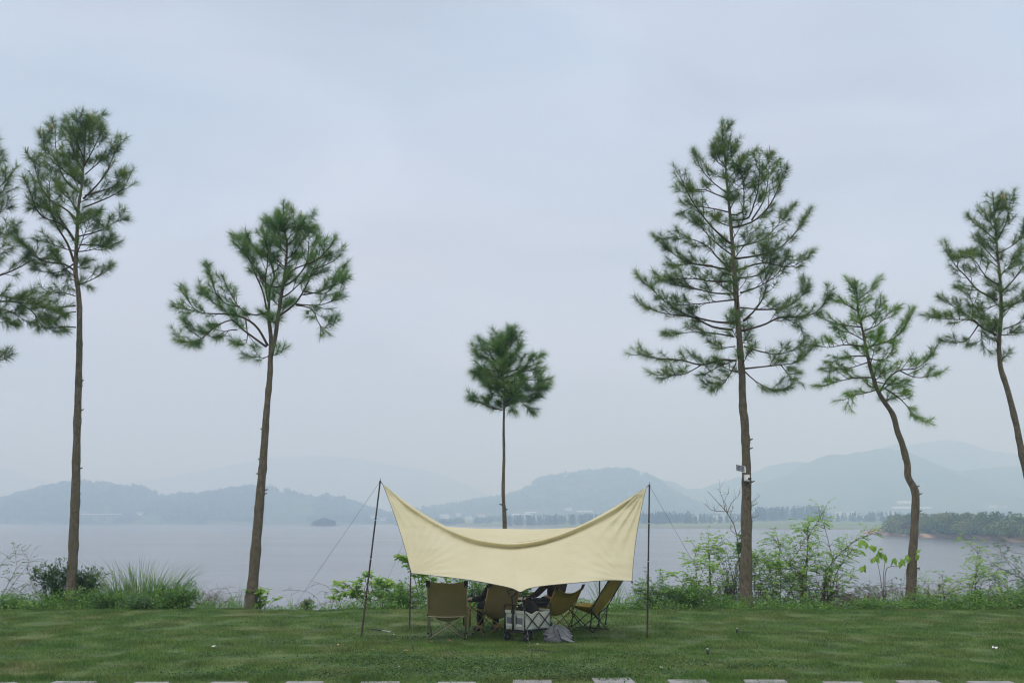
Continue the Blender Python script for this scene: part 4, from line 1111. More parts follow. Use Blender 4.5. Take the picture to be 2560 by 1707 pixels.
# right of the tallest pine
shrub('leafy_shrub', 'leafy shrub touching the right side of the tallest pine', 'shrub', gbase(1915, 23.2),
      px_stems([[(1900, 1525), (1895, 1450), (1910, 1410), (1925, 1400)], [(1900, 1525), (1900, 1440), (1890, 1395)], [(1930, 1525), (1930, 1450), (1915, 1400)], [(1920, 1525), (1940, 1440), (1950, 1370)], [(1950, 1525), (1950, 1400), (1945, 1345)], [(1890, 1525), (1885, 1440), (1885, 1400)], [(1900, 1525), (1925, 1450), (1935, 1420)]], 23.2),
      'feather', M['leaf_bright'], M['twig'], SHR, twigs=(5, 0.22), lsize=1.15, leafy_from=0.3, r0=0.012)
shrub('open_shrub', 'tall open branched shrub between the two right pines, left one', 'shrub', gbase(2003, 23.2),
      px_stems([[(2002, 1525), (2003, 1460), (1985, 1430), (1955, 1385), (1940, 1350)], [(2002, 1525), (2002, 1460), (2015, 1410), (2022, 1340), (2040, 1310), (2055, 1285)], [(2002, 1470), (2000, 1440), (1975, 1410), (1995, 1380), (2010, 1350)], [(2002, 1470), (2008, 1430), (2025, 1390), (2015, 1330)], [(2002, 1525), (1980, 1480), (1960, 1440), (1940, 1420)], [(2005, 1525), (2015, 1460), (2018, 1400), (2020, 1320)]], 23.2),
      'feather', M['leaf_bright'], M['twig'], SHR, twigs=(4, 0.26), lsize=1.15, r0=0.017, leafy_from=0.3)
shrub('open_shrub', 'tall open branched shrub between the two right pines, right one', 'shrub', gbase(2072, 23.3),
      px_stems([[(2072, 1525), (2068, 1470), (2065, 1430), (2090, 1395), (2120, 1365), (2150, 1345), (2175, 1335)], [(2072, 1525), (2075, 1450), (2050, 1420), (2030, 1400)], [(2068, 1525), (2060, 1460), (2080, 1410), (2075, 1370), (2062, 1320), (2055, 1300)], [(2070, 1525), (2085, 1450), (2110, 1400), (2130, 1375)], [(2065, 1525), (2055, 1480), (2040, 1450), (2045, 1410)], [(2072, 1525), (2090, 1470), (2095, 1430)]], 23.3),
      'feather', M['leaf_bright'], M['twig'], SHR, twigs=(4, 0.26), lsize=1.15, r0=0.017, leafy_from=0.3)
shrub('twiggy_shrub', 'thin brown stems under the two open shrubs', 'shrub', gbase(2035, 23.6), auto_stems(gx(2035, 23.6), 23.6, 24, 1.5, 1.1), 'feather', M['leaf_mid'], M['twig'], SHR, twigs=(3, 0.3), lsize=0.9, bare=0.4, leafy_from=0.15)
shrub('twiggy_shrub', 'thin brown stems right of the tallest pine foot', 'shrub', gbase(1945, 23.6), auto_stems(gx(1945, 23.6), 23.6, 20, 1.3, 0.9), 'feather', M['leaf_mid'], M['twig'], SHR, twigs=(3, 0.3), lsize=0.9, bare=0.35, leafy_from=0.15)
# big-leaved sapling near the bowed pine
t = shrub('big_leaf_sapling', 'sapling with large round drooping leaves left of the bowed pine', 'shrub', gbase(2210, 22.9),
      px_stems([[(2210, 1520), (2208, 1450), (2212, 1400), (2205, 1375)], [(2209, 1440), (2215, 1425), (2250, 1415), (2275, 1395), (2290, 1380)], [(2208, 1440), (2195, 1410), (2180, 1395)]], 22.9, 0.05),
      'broad', M['leaf_bright'], M['twig'], SHR, twigs=(0, 0.1), r0=0.014, lsize=0.7)
L = Leaves(); b0 = Vector(t.location)
for (px, py, n) in [(2200, 1378, 6), (2212, 1388, 4), (2186, 1390, 2), (2238, 1395, 3), (2254, 1397, 3), (2268, 1390, 3), (2293, 1385, 2), (2158, 1413, 3), (2180, 1362, 3), (2165, 1357, 3), (2150, 1350, 2)]:
    for q in range(n):
        p = at(px + random.uniform(-5, 5), py + random.uniform(-5, 3), 22.9)
        L.leaf(p, Vector((random.uniform(-.6, .6), random.uniform(-.5, .1), -1)), random.uniform(0.12, 0.2), random.uniform(0.10, 0.15))
L.build('large_leaves', M['leaf_bright'], t, b0)
def brush(name, label, px, Y, n, h, spread, lean, mat=None, leaf=None):
    """a heap of bent dry stems"""
    x = gx(px, Y); base = Vector((x, Y, lawn_h(x, Y)))
    t = thing(name, label, 'brush', base, group='brushwood along the shore')
    m = MB(); L = Leaves()
    for i in range(n):
        a = random.random() * 6.283
        b = base + Vector((random.gauss(0, spread * 0.5), random.gauss(0, 0.25), -0.05))
        d = Vector((lean + random.gauss(0, 0.6), random.gauss(0, 0.3), 0)) * h
        hh = h * random.uniform(0.35, 1.0)
        P = interp([tuple(b), tuple(b + d * 0.35 + Vector((0, 0, hh * 0.8))), tuple(b + d * 0.8 + Vector((0, 0, hh))), tuple(b + d * 1.2 + Vector((0, 0, hh * random.uniform(0.5, 1.0))))], 8)
        m.tube(P, [0.007 * (1 - 0.09 * k) for k in range(8)], 4, cap=False)
        for q in range(4):
            p = Vector(P[random.randrange(2, 8)])
            e = p + Vector((random.gauss(0, .15), random.gauss(0, .1), random.gauss(0.02, .1)))
            m.tube([p, e], [0.004, 0.002], 3, cap=False)
            if leaf is not None and random.random() < 0.6:
                for z in range(3):
                    L.leaf(e, Vector((random.gauss(0, 1), random.gauss(0, 1), random.gauss(0, .6))), 0.06, 0.03)
    m.build('stems', mat or M['twig'], t, False, base)
    L.build('foliage', leaf, t, base) if leaf is not None else None
    return t
brush('dry_brush', 'tangle of bent brown stems left of the bowed pine foot', 2190, 23.3, 90, 0.75, 0.9, -0.45, leaf=M['leaf_olive'])
brush('dry_brush', 'heap of brown stems and leaves right of the bowed pine', 2345, 23.3, 80, 0.8, 0.8, 0.1, leaf=M['leaf_olive'])
brush('dry_brush', 'brown stems tangled left of the tallest pine foot', 1800, 23.4, 55, 0.8, 0.5, 0.1, leaf=M['dry_leaf'])
brush('dry_brush', 'brown stems tangled below the open shrubs', 2110, 23.4, 60, 0.7, 0.7, -0.3, leaf=M['leaf_olive'])
brush('dry_leaf_heap', 'brown heap of dead leaves among green weeds near the right edge', 2490, 22.7, 60, 0.35, 0.35, -0.3, leaf=M['dry_leaf'])
brush('dry_brush', 'thin dry stems left of the canopy shrub', 900, 23.2, 26, 0.8, 0.8, 0.0)
brush('dry_brush', 'drooping dry grass stems right of the tall grass', 520, 22.9, 26, 0.55, 0.3, 0.5, M['twig_grey'])
shrub('leafy_shrub', 'small leafy shrub right of the bowed pine trunk', 'shrub', gbase(2340, 23.2), auto_stems(gx(2340, 23.2), 23.2, 16, 1.05, 0.8), 'feather', M['leaf_bright'], M['twig'], SHR, twigs=(3, 0.2), lsize=0.9, bare=0.3)
shrub('leafy_shrub', 'upright leafy shrub near the right edge with a bare top', 'shrub', gbase(2440, 23.0),
      px_stems([[(2430, 1520), (2440, 1460), (2475, 1430), (2480, 1415)], [(2430, 1520), (2430, 1470), (2450, 1400), (2425, 1360), (2415, 1350)], [(2425, 1520), (2425, 1470), (2435, 1445)], [(2440, 1520), (2455, 1455), (2475, 1440)], [(2435, 1520), (2440, 1440), (2440, 1405)], [(2450, 1520), (2480, 1460), (2500, 1490)]], 23.0), 'feather', M['leaf_bright'], M['twig'], SHR, twigs=(4, 0.2), lsize=1.0, leafy_from=0.3)
shrub('arching_shrub', 'shrub with arching bare branches reaching in from the right edge', 'shrub', gbase(2620, 23.4),
      px_stems([[(2640, 1500), (2560, 1450), (2500, 1420), (2470, 1395), (2465, 1370)], [(2640, 1480), (2560, 1440), (2520, 1400), (2495, 1385)], [(2640, 1430), (2580, 1400), (2530, 1380), (2515, 1365)], [(2640, 1470), (2560, 1455), (2510, 1455), (2490, 1450)], [(2640, 1500), (2540, 1430), (2505, 1385), (2500, 1375)]], 23.4), 'feather', M['leaf_pale'], M['twig_grey'], SHR, twigs=(3, 0.22), lsize=0.95, bare=0.3, leafy_from=0.45, r0=0.014)
shrub('twiggy_shrub', 'sparse low shrub at the lower right edge', 'shrub', gbase(2530, 23.3), auto_stems(gx(2530, 23.3), 23.3, 16, 0.9, 0.8), 'feather', M['leaf_mid'], M['twig'], SHR, twigs=(3, 0.2), lsize=0.85, bare=0.4)
# bare sapling behind the tallest pine
t = thing('bare_sapling', 'leafless forked sapling behind the tallest pine trunk', 'sapling', gbase(1850, 23.6), group=None)
m = MB(); b0 = Vector(t.location)
for l in [[(1856, 1530), (1850, 1430), (1842, 1338), (1835, 1310), (1815, 1278), (1790, 1250), (1770, 1228)], [(1842, 1338), (1855, 1320), (1868, 1270), (1900, 1240)], [(1815, 1278), (1780, 1275), (1762, 1258)], [(1818, 1282), (1830, 1255), (1845, 1240), (1850, 1220)], [(1812, 1275), (1808, 1250), (1800, 1230), (1795, 1222)],
          [(1835, 1310), (1825, 1290), (1835, 1265)], [(1840, 1335), (1828, 1325), (1826, 1318)], [(1868, 1270), (1880, 1265), (1895, 1255)], [(1820, 1285), (1812, 1250), (1822, 1232)], [(1868, 1295), (1890, 1292), (1898, 1285)]]:
    P = interp([tuple(at(p[0], p[1], 23.6 + 0.2 * i)) for i, p in enumerate(l)], 10)
    r = 0.020 if l[0][1] > 1400 else 0.009
    m.tube(P, [r * (1 - 0.08 * k) for k in range(10)], 5, wob=0.1)
    for q in range(5):
        p = Vector(P[random.randrange(3, 10)]); m.tube([p, p + Vector((random.gauss(0, .12), random.gauss(0, .1), abs(random.gauss(0.1, .1))))], [0.004, 0.0015], 3, cap=False)
m.build('branches', M['twig'], t, True, b0)
# vines hanging as a bright bunch at the right side of the elder
shrub('leafy_sprig', 'dark green leafy bunch against the left side of the tallest pine', 'shrub', gbase(1848, 22.9), px_stems([[(1850, 1525), (1852, 1440), (1846, 1370), (1848, 1345)], [(1848, 1520), (1850, 1430), (1850, 1360)]], 22.95, 0.05), 'palmate', M['leaf_mid'], M['twig'], SHR, twigs=(5, 0.1), lsize=0.7, leafy_from=0.8)

# grass clumps with arching blades
def blades(name, label, px, Y, n, h, spread, mat, w=0.016, group='grass clumps on the shore', seedheads=0):
    x = gx(px, Y); base = Vector((x, Y, lawn_h(x, Y)))
    t = thing(name, label, 'grass', base, group=group)
    m = MB()
    for i in range(n):
        a = random.random() * 6.283; r = math.sqrt(random.random()) * spread
        b = Vector((r * math.cos(a), r * math.sin(a) * 0.5, -0.04))
        out = Vector((b.x / spread * 0.9 + random.gauss(0, .25), random.gauss(0, .3), 0))
        hh = h * random.uniform(0.55, 1.1)
        droop = random.uniform(0.0, 0.35)
        sd = Vector((out.y, -out.x, 0)) + Vector((random.gauss(0, .5), random.gauss(0, .5), 0)); sd = sd.normalized()
        vs = []; N = 6
        for k in range(N + 1):
            f = k / N
            p = b + out * hh * (0.18 * f + 0.55 * f * f) + Vector((0, 0, hh * (f - droop * f ** 3)))
            ww = w * (1 - f ** 1.7) * 0.5 + 0.0008
            vs += [p - sd * ww, p + sd * ww]
        m.add(vs, [(2 * k, 2 * k + 1, 2 * k + 3, 2 * k + 2) for k in range(N)])
    m.build('blade_tuft', mat, t)
    return t
blades('tall_grass_clump', 'big clump of tall arching grass between the two left pines', 365, 22.6, 330, 1.25, 0.75, M['reed'], 0.022)
blades('tall_grass_clump', 'upright grass clump on the right flank of the big one', 430, 22.7, 90, 1.05, 0.45, M['reed'], 0.02)
for px, Y, n, h, sp, lab in [(560, 22.6, 60, 0.45, 0.35, 'loose grass tuft left of the forked pine'), (605, 22.7, 26, 0.75, 0.18, 'few tall blades leaning at the forked pine foot'), (736, 22.7, 22, 0.6, 0.12, 'slim upright blades left of the canopy'),
                         (752, 22.7, 14, 0.45, 0.08, 'tiny upright blades beside the slim ones'), (1525, 22.7, 60, 0.95, 0.35, 'wispy tall grass behind the right chair'), (1600, 22.7, 40, 0.55, 0.3, 'wispy grass right of the canopy corner'), (108, 22.3, 50, 0.35, 0.3, 'short grass tuft at the far left bank'),
                         (880, 22.5, 40, 0.28, 0.2, 'short grass tuft below the leaning shrub'), (2560, 22.4, 50, 0.5, 0.3, 'green grass tuft at the right edge')]:
    blades('grass_tuft', lab, px, Y, n, h, sp, M['reed'], 0.012)

# weeds: the uncountable green fringe along the bank
def weeds():
    L = Leaves(); 
    def den(px):
        return float(np.interp(px, [-100, 0, 100, 420, 520, 600, 700, 900, 960, 1100, 1400, 1500, 1650, 1900, 2000, 2150, 2250, 2560, 2700], [1.0, 1.0, 1.0, 1.0, 0.45, 0.25, 0.2, 0.35, 0.7, 0.6, 0.4, 0.4, 0.75, 0.75, 0.8, 0.6, 1.0, 1.25, 1.2]))
    for i in range(2300):
        px = random.uniform(-120, 2700)
        if random.random() > den(px): continue
        Y = random.gauss(22.35, 0.33); x = gx(px, Y)
        z = lawn_h(x, Y)
        k = 0.6 + 0.6 * mnoise.noise(Vector((x * 0.9, Y * 0.9, 1)))
        h = max(0.05, (0.10 + 0.22 * den(px) * random.random()) * (0.6 + k) * (0.55 if Y < 22 else 1))
        b = Vector((x, Y, z))
        for q in range(int(10 + 26 * h / 0.3)):
            p = b + Vector((random.gauss(0, .09), random.gauss(0, .08), h * random.random()))
            L.leaf(p, Vector((random.gauss(0, 1), random.gauss(0, 1), random.gauss(0.5, .6))), random.uniform(0.04, 0.10), random.uniform(0.014, 0.03))
    V = np.array([tuple(p) for p in L.q])
    o = link('weeds', mesh_poly_np('weeds', V, 4), M['leaf_mid'])
    sset(o, 'green weeds fringing the lawn along the bank', 'weeds', kind='stuff')
weeds()

# lawn grass: real blades
STONE_Y = gnd(1280, 1700).y + 0.06
def lawn_grass():
    N = 720000
    u = RNG.random(N)
    Y = 8.7 + (22.9 - 8.7) * u ** 0.85
    X = (RNG.random(N) * 2 - 1) * (Y * 0.58 + 1.2)
    nx, ny = 130, 90
    gxs = np.linspace(-16, 16, nx); gys = np.linspace(8, 23.5, ny)
    H = np.array([[lawn_h(a, b) for a in gxs] for b in gys])
    K = np.array([[mnoise.fractal(Vector((a * 2.0, b * 1.3, 4)), 1, 2, 4) for a in gxs] for b in gys])
    fx = np.clip((X + 16) / 32 * (nx - 1), 0, nx - 1.001); fy = np.clip((Y - 8) / 15.5 * (ny - 1), 0, ny - 1.001)
    ix, iy = fx.astype(int), fy.astype(int); tx, ty = fx - ix, fy - iy
    def bil(A): return A[iy, ix] * (1 - tx) * (1 - ty) + A[iy, ix + 1] * tx * (1 - ty) + A[iy + 1, ix] * (1 - tx) * ty + A[iy + 1, ix + 1] * tx * ty
    Z = bil(H); k = bil(K)
    h = (0.022 + 0.018 * RNG.random(N)) * np.clip(1 + 1.3 * k, 0.35, 2.6)
    h *= 1 + 0.9 * np.exp(-((Y - STONE_Y) / 0.16) ** 2)
    a = RNG.random(N) * 2 * np.pi
    lean = 0.25 + 0.75 * RNG.random(N)
    B = np.stack([X, Y, Z - 0.004], 1)
    tip = B + np.stack([np.cos(a) * lean * h, np.sin(a) * lean * h, h], 1)
    wa = RNG.random(N) * np.pi
    w = np.stack([np.cos(wa), np.sin(wa), np.zeros(N)], 1) * (0.0022 + 0.0028 * RNG.random(N))[:, None]
    V = np.empty((N, 3, 3)); V[:, 0] = B - w; V[:, 1] = B + w; V[:, 2] = tip
    o = link('grass', mesh_poly_np('grass', V.reshape(-1, 3), 3), M['blade'])
    sset(o, 'short mown grass of the lawn with straw coloured patches', 'grass', kind='stuff')
lawn_grass()
def clover():
    """darker broad-leaved patches in the turf near the front"""
    L = Leaves()
    spots = [(1180, 1665, 1.1, 0.5, 260), (1010, 1650, 0.8, 0.3, 140), (1330, 1670, 0.9, 0.35, 200), (1480, 1690, 0.5, 0.2, 90), (1000, 1595, 0.35, 0.15, 60), (560, 1690, 0.6, 0.2, 60), (840, 1690, 0.5, 0.2, 70), (1750, 1660, 0.5, 0.2, 60), (1950, 1670, 0.4, 0.15, 50), (1250, 1690, 1.2, 0.25, 220), (1600, 1640, 0.4, 0.15, 50), (530, 1640, 0.1, 0.06, 16), (720, 1605, 0.25, 0.1, 30)]
    for px, py, sx, sy, n in spots:
        c = gnd(px, py)
        for i in range(n * 3):
            x = c.x + random.gauss(0, sx); y = c.y + random.gauss(0, sy)
            z = lawn_h(x, y)
            for q in range(3):
                L.leaf(Vector((x, y, z + random.uniform(0.01, 0.05))), Vector((random.gauss(0, 1), random.gauss(0, 1), random.gauss(0.3, .3))), random.uniform(0.02, 0.045), random.uniform(0.012, 0.026))
    V = np.array([tuple(p) for p in L.q])
    o = link('clover', mesh_poly_np('clover', V, 4), M['leaf_dark'])
    sset(o, 'patches of low clover and weeds in the front lawn', 'weeds', kind='stuff')
clover()

# unseen broad trees added around the viewpoint only to shade the front lawn
def added_shade_tree(label, x, y, hb, r, seed):
    rnd = random.Random(seed)
    base = Vector((x, y, lawn_h(x, y)))
    t = thing('added_shade_tree', label, 'tree', base, group='shade trees added out of view')
    m = MB(); m.tube(interp([tuple(base - Vector((0, 0, 0.1))), tuple(base + Vector((0.1, 0, hb * 0.5))), tuple(base + Vector((0, 0.1, hb + r * 0.5)))], 24), [0.24 - 0.006 * k for k in range(24)], 12, wob=0.15, seed=seed)
    tr = m.build('trunk', M['bark'], t, True, base)
    for q in range(7):
        a = 6.283 * q / 7 + rnd.random() * 0.5
        p = base + Vector((0, 0.05, hb * rnd.uniform(0.75, 1.0)))
        e = p + Vector((math.cos(a) * r * 0.8, math.sin(a) * r * 0.8, r * rnd.uniform(0.25, 0.6)))
        MB().tube(interp([tuple(p), tuple(p.lerp(e, 0.5) + Vector((0, 0, 0.3))), tuple(e)], 10), [0.09 - 0.007 * k for k in range(10)], 6).build('limb', M['bark'], tr, True, base)
    cs = []; rs = []; hs = []
    for q in range(46):
        a = rnd.random() * 6.283; rr = r * math.sqrt(rnd.random())
        cs.append((rr * math.cos(a), rr * math.sin(a), hb + r * 0.45 * rnd.random() * (1.2 - rr / r))); rs.append(r * 0.30); hs.append(r * 0.42)
    V = crown_tris(np.array(cs), np.array(rs), np.array(hs), 110, 0.10)
    link('crown', mesh_poly_np('crown', V, 4), M['leaf_dark'], t)
added_shade_tree('added unseen shade tree behind and left of the viewpoint', -5.5, -0.8, 6.0, 5.2, 3)
added_shade_tree('added unseen shade tree behind and right of the viewpoint', 4.8, -1.2, 6.2, 5.2, 4)
added_shade_tree('added unseen shade tree far left of the viewpoint', -13.0, 2.0, 6.0, 5.6, 5)
added_shade_tree('added unseen shade tree far right of the viewpoint', 13.0, 2.5, 6.0, 5.6, 6)
added_shade_tree('added unseen shade tree straight behind the viewpoint', 0.0, -5.5, 6.0, 5.8, 7)
# ================================================================== camp
def rope(name, label, pts, r=0.0028, mat=None, group='canopy guy lines', peg=None):
    P = [Vector(p) for p in pts]
    base = P[-1].copy()
    t = thing(name, label, 'rope', base, group=group)
    MB().tube(P, r, 5).build('cord', mat or M['cord'], t, True, base)
    if peg:
        d = (P[-2] - P[-1]).normalized()
        MB().tube([P[-1] + Vector((0, 0, -0.04)), P[-1] + Vector((-d.x * 0.02, -d.y * 0.02, 0.07))], 0.006, 6).build('peg', M['dark_metal'], t, True, base)
        MB().box(P[-1] + d * 0.18, (0.010, 0.010, 0.022)).build('tensioner', M['black_plastic'], t, False, base)
    return t
def sagline(a, b, sag=0.03, n=14):
    a, b = Vector(a), Vector(b)
    return [a.lerp(b, k / n) - Vector((0, 0, sag * 4 * (k / n) * (1 - k / n))) for k in range(n + 1)]

# poles
LB = gnd(903, 1588); RB = gnd(1618, 1588)
LT = at(950.5, 1203, LB.y); RT = at(1623.5, 1213, RB.y)
FLB = gnd(1024, 1568); FRB = gnd(1497, 1571)
FLT = at(1029, 1311, FLB.y); FRT = at(1501, 1318, FRB.y)
def pole(label, a, b, r):
    a = Vector((a.x, a.y, lawn_h(a.x, a.y) - 0.01))
    t = thing('canopy_pole', label, 'pole', a, group='canopy poles')
    d = (b - a); L = d.length
    n = 4
    for k in range(n):
        p0 = a + d * (k / n); p1 = a + d * ((k + 1) / n - (0.004 if k < n - 1 else 0))
        rr = r * (1 - 0.06 * k)
        MB().tube([p0, p0 + d / L * 0.03, p0 + d / L * 0.031, p1], [rr * 1.12, rr * 1.12, rr, rr], 10).build('tube_section', M['pole'], t, True, a)
    MB().lathe([(rr * 1.3, -0.02), (rr * 1.3, 0.012), (0.005, 0.016), (0.0045, 0.055), (0.0, 0.058)], b, 8).build('tip_pin', M['dark_metal'], t, True, a)
    MB().lathe([(0.0, -0.004), (rr * 1.25, 0.0), (rr * 1.25, 0.03), (rr, 0.035)], a, 10).build('foot_cap', M['black_plastic'], t, True, a)
    return t
pole('tall dark canopy pole leaning inward on the left', LB, LT, 0.0155)
pole('tall upright dark canopy pole on the right', RB, RT, 0.0155)
pole('short canopy pole at the back left, right of the leaning pole', FLB, FLT, 0.0135)
pole('short canopy pole at the back right behind the last chair', FRB, FRT, 0.0135)

# canopy cloth
YP = LB.y
RIDGE = [(956, 1209), (1000, 1243), (1060, 1284), (1120, 1317), (1180, 1341), (1240, 1353), (1290, 1355.5), (1340, 1350), (1400, 1333), (1460, 1308), (1520, 1276), (1570, 1246), (1616, 1217)]
BOTT = [(1028, 1432), (1100, 1440), (1180, 1450), (1240, 1461), (1280, 1470), (1301, 1479), (1320, 1470.5), (1365, 1463), (1440, 1456), (1520, 1450), (1580, 1451.5)]
YB = [YP - 0.95, YP - 1.0, YP - 1.1, YP - 1.2, YP - 1.26, YP - 1.30, YP - 1.26, YP - 1.2, YP - 1.1, YP - 1.0, YP - 0.95]
NS, NT = 150, 70
rs_ = interp(RIDGE, NS + 1)
bt_ = interp([(p[0], p[1], y) for p, y in zip(BOTT, YB)], NS + 1)
def peak_ripple(px, py, qx, qy):
    dx, dy = px - qx, py - qy
    r = math.hypot(dx, dy) / pxm(YP); a = math.atan2(dy, dx)
    return math.sin(a * 34) * 0.020 * math.exp(-((r - 0.55) / 0.55) ** 2) + math.sin(a * 57 + 1) * 0.008 * math.exp(-((r - 0.35) / 0.35) ** 2)
def front_pt(s, t):
    i = s * NS; k = min(int(i), NS - 1); f = i - k
    r = rs_[k] * (1 - f) + rs_[k + 1] * f; b = bt_[k] * (1 - f) + bt_[k + 1] * f
    px = r[0] + (b[0] - r[0]) * t; py = r[1] + (b[1] - r[1]) * t
    # side edges bow inwards
    bow = 4 * t * (1 - t)
    px += bow * (9 * max(0, 1 - s * 6) - 10 * max(0, 1 - (1 - s) * 6)) * 0.6
    env = math.sin(math.pi * min(1, max(0, s))) ** 0.7
    Y = YP - 0.05 * env + (b[2] - YP) * (t ** 1.15)
    # rolled lip along the sagging ridge, shaded hollow under it
    w = 1.0 + 0.8 * math.exp(-((s - 0.27) / 0.16) ** 2)
    lip = -0.080 * math.exp(-((t - 0.032 * w) / (0.028 * w)) ** 2) + 0.100 * math.exp(-((t - 0.105 * w) / (0.048 * w)) ** 2)
    Y += lip * env ** 1.5
    Y += peak_ripple(px, py, 1616, 1217) * 1.3 + peak_ripple(px, py, 956, 1209) * 0.7 + peak_ripple(px, py, 1582, 1453) * 0.35 + peak_ripple(px, py, 1026, 1433) * 0.35 + peak_ripple(px, py, 1301, 1482) * 0.3
    p0 = at(px, py, Y)
    Y += 0.020 * mnoise.noise(Vector((p0.x * 1.1 + p0.z, p0.z * 5.0, 2.2))) + 0.010 * mnoise.noise(Vector((p0.x * 2.2 + p0.z * 3, p0.z * 9.0, 8.2))) * (0.4 + t)
    return at(px, py, Y)
def back_pt(s, t):
    r = front_pt(s, 0.0)
    f = FLT.lerp(FRT, 0.02 + 0.96 * s) + Vector((0, 0, -0.05 * math.sin(math.pi * s)))
    p = r.lerp(f, t)
    p.z -= 0.10 * math.sin(math.pi * t) * (0.35 + 0.65 * math.sin(math.pi * s))
    p.z += 0.012 * mnoise.noise(Vector((p.x * 1.5, p.y * 3, 5)))
    return p
tb = Vector((0, YP, 0)) + Vector((gx(1290, YP), 0, 0))
tarp = thing('canopy_tarp', 'cream canopy cloth slung low between two tall poles', 'canopy', tb)
m = MB(); m.grid(front_pt, NS, NT); m.build('front_panel', M['tarp_cloth'], tarp, True, tb)
m = MB(); m.grid(back_pt, 70, 24); m.build('back_panel', M['tarp_cloth'], tarp, True, tb)
hem = MB()
hem.tube([front_pt(s, 1.0) for s in np.linspace(0, 1, 90)], 0.0045, 5)
hem.build('lower_hem', M['hem'], tarp, True, tb)
MB().tube([front_pt(0, t) for t in np.linspace(0, 1, 30)], 0.0045, 5).build('side_hem', M['hem'], tarp, True, tb)
MB().tube([front_pt(1, t) for t in np.linspace(0, 1, 30)], 0.0045, 5).build('side_hem', M['hem'], tarp, True, tb)
for s, e in ((0, LT), (1, RT)):
    c = front_pt(s, 0)
    MB().tube([c, e + Vector((0, 0, 0.01))], 0.006, 6).build('corner_strap', M['hem'], tarp, True, tb)
for c in (front_pt(0, 1), front_pt(1, 1), at(1301, 1479, YP - 1.3)):
    MB().lathe([(0.012, -0.022), (0.017, 0), (0.012, 0.014)], c + Vector((0, 0, -0.012)), 8).build('grommet', M['hem'], tarp, True, tb)

# guy lines
GL = 'canopy guy lines'
e = gnd(703, 1562); rope('guy_line', 'long guy line from the left pole top down to the lawn', sagline(LT, e, 0.0), peg=True)
e = at(1812, 1540, 20.2); e.z = lawn_h(e.x, e.y); rope('guy_line', 'long guy line from the right pole top towards the shrubs', sagline(RT, e, 0.0), peg=True)
c = at(1301, 1481, YP - 1.3); e = gnd(1329, 1640); rope('guy_line', 'guy line from the pointed canopy tip to a peg in front of the wagon', sagline(c, e, 0.0), 0.0018, peg=True)
c = front_pt(0, 1); e = gnd(1032, 1622); rope('guy_line', 'thin guy line from the lower left canopy corner to the lawn', sagline(c, e, 0.0), 0.0016, peg=True)
c = front_pt(1, 1); e = gnd(1690, 1530); rope('guy_line', 'guy line from the lower right canopy corner going right', sagline(c, e, 0.02), 0.0022, peg=True)
rope('loose_cord', 'short loose cord end hanging from the lower right canopy corner', [c, c + Vector((0.01, 0, -0.06)), c + Vector((0.012, 0, -0.17))], 0.003)
e = at(935, 1512, 21.6); e.z = lawn_h(e.x, e.y); rope('guy_line', 'guy line from the back left pole running down behind it', sagline(FLT, e, 0.0), 0.0022, peg=True)
e = at(1590, 1540, 20.4); e.z = lawn_h(e.x, e.y); rope('guy_line', 'guy line from the back right pole running down to the right', sagline(FRT, e, 0.0), 0.0022, peg=True)
g = gnd(1360, 1632)
rope('cord_loop', 'loose end of cord curling on the grass right of the front peg', [g + Vector((0.22 * math.sin(k * 0.55) + k * 0.03 - 0.2, 0.12 * math.cos(k * 0.8), lawn_h(g.x, g.y) - g.z + 0.03)) for k in range(16)], 0.0035, M['black_plastic'])

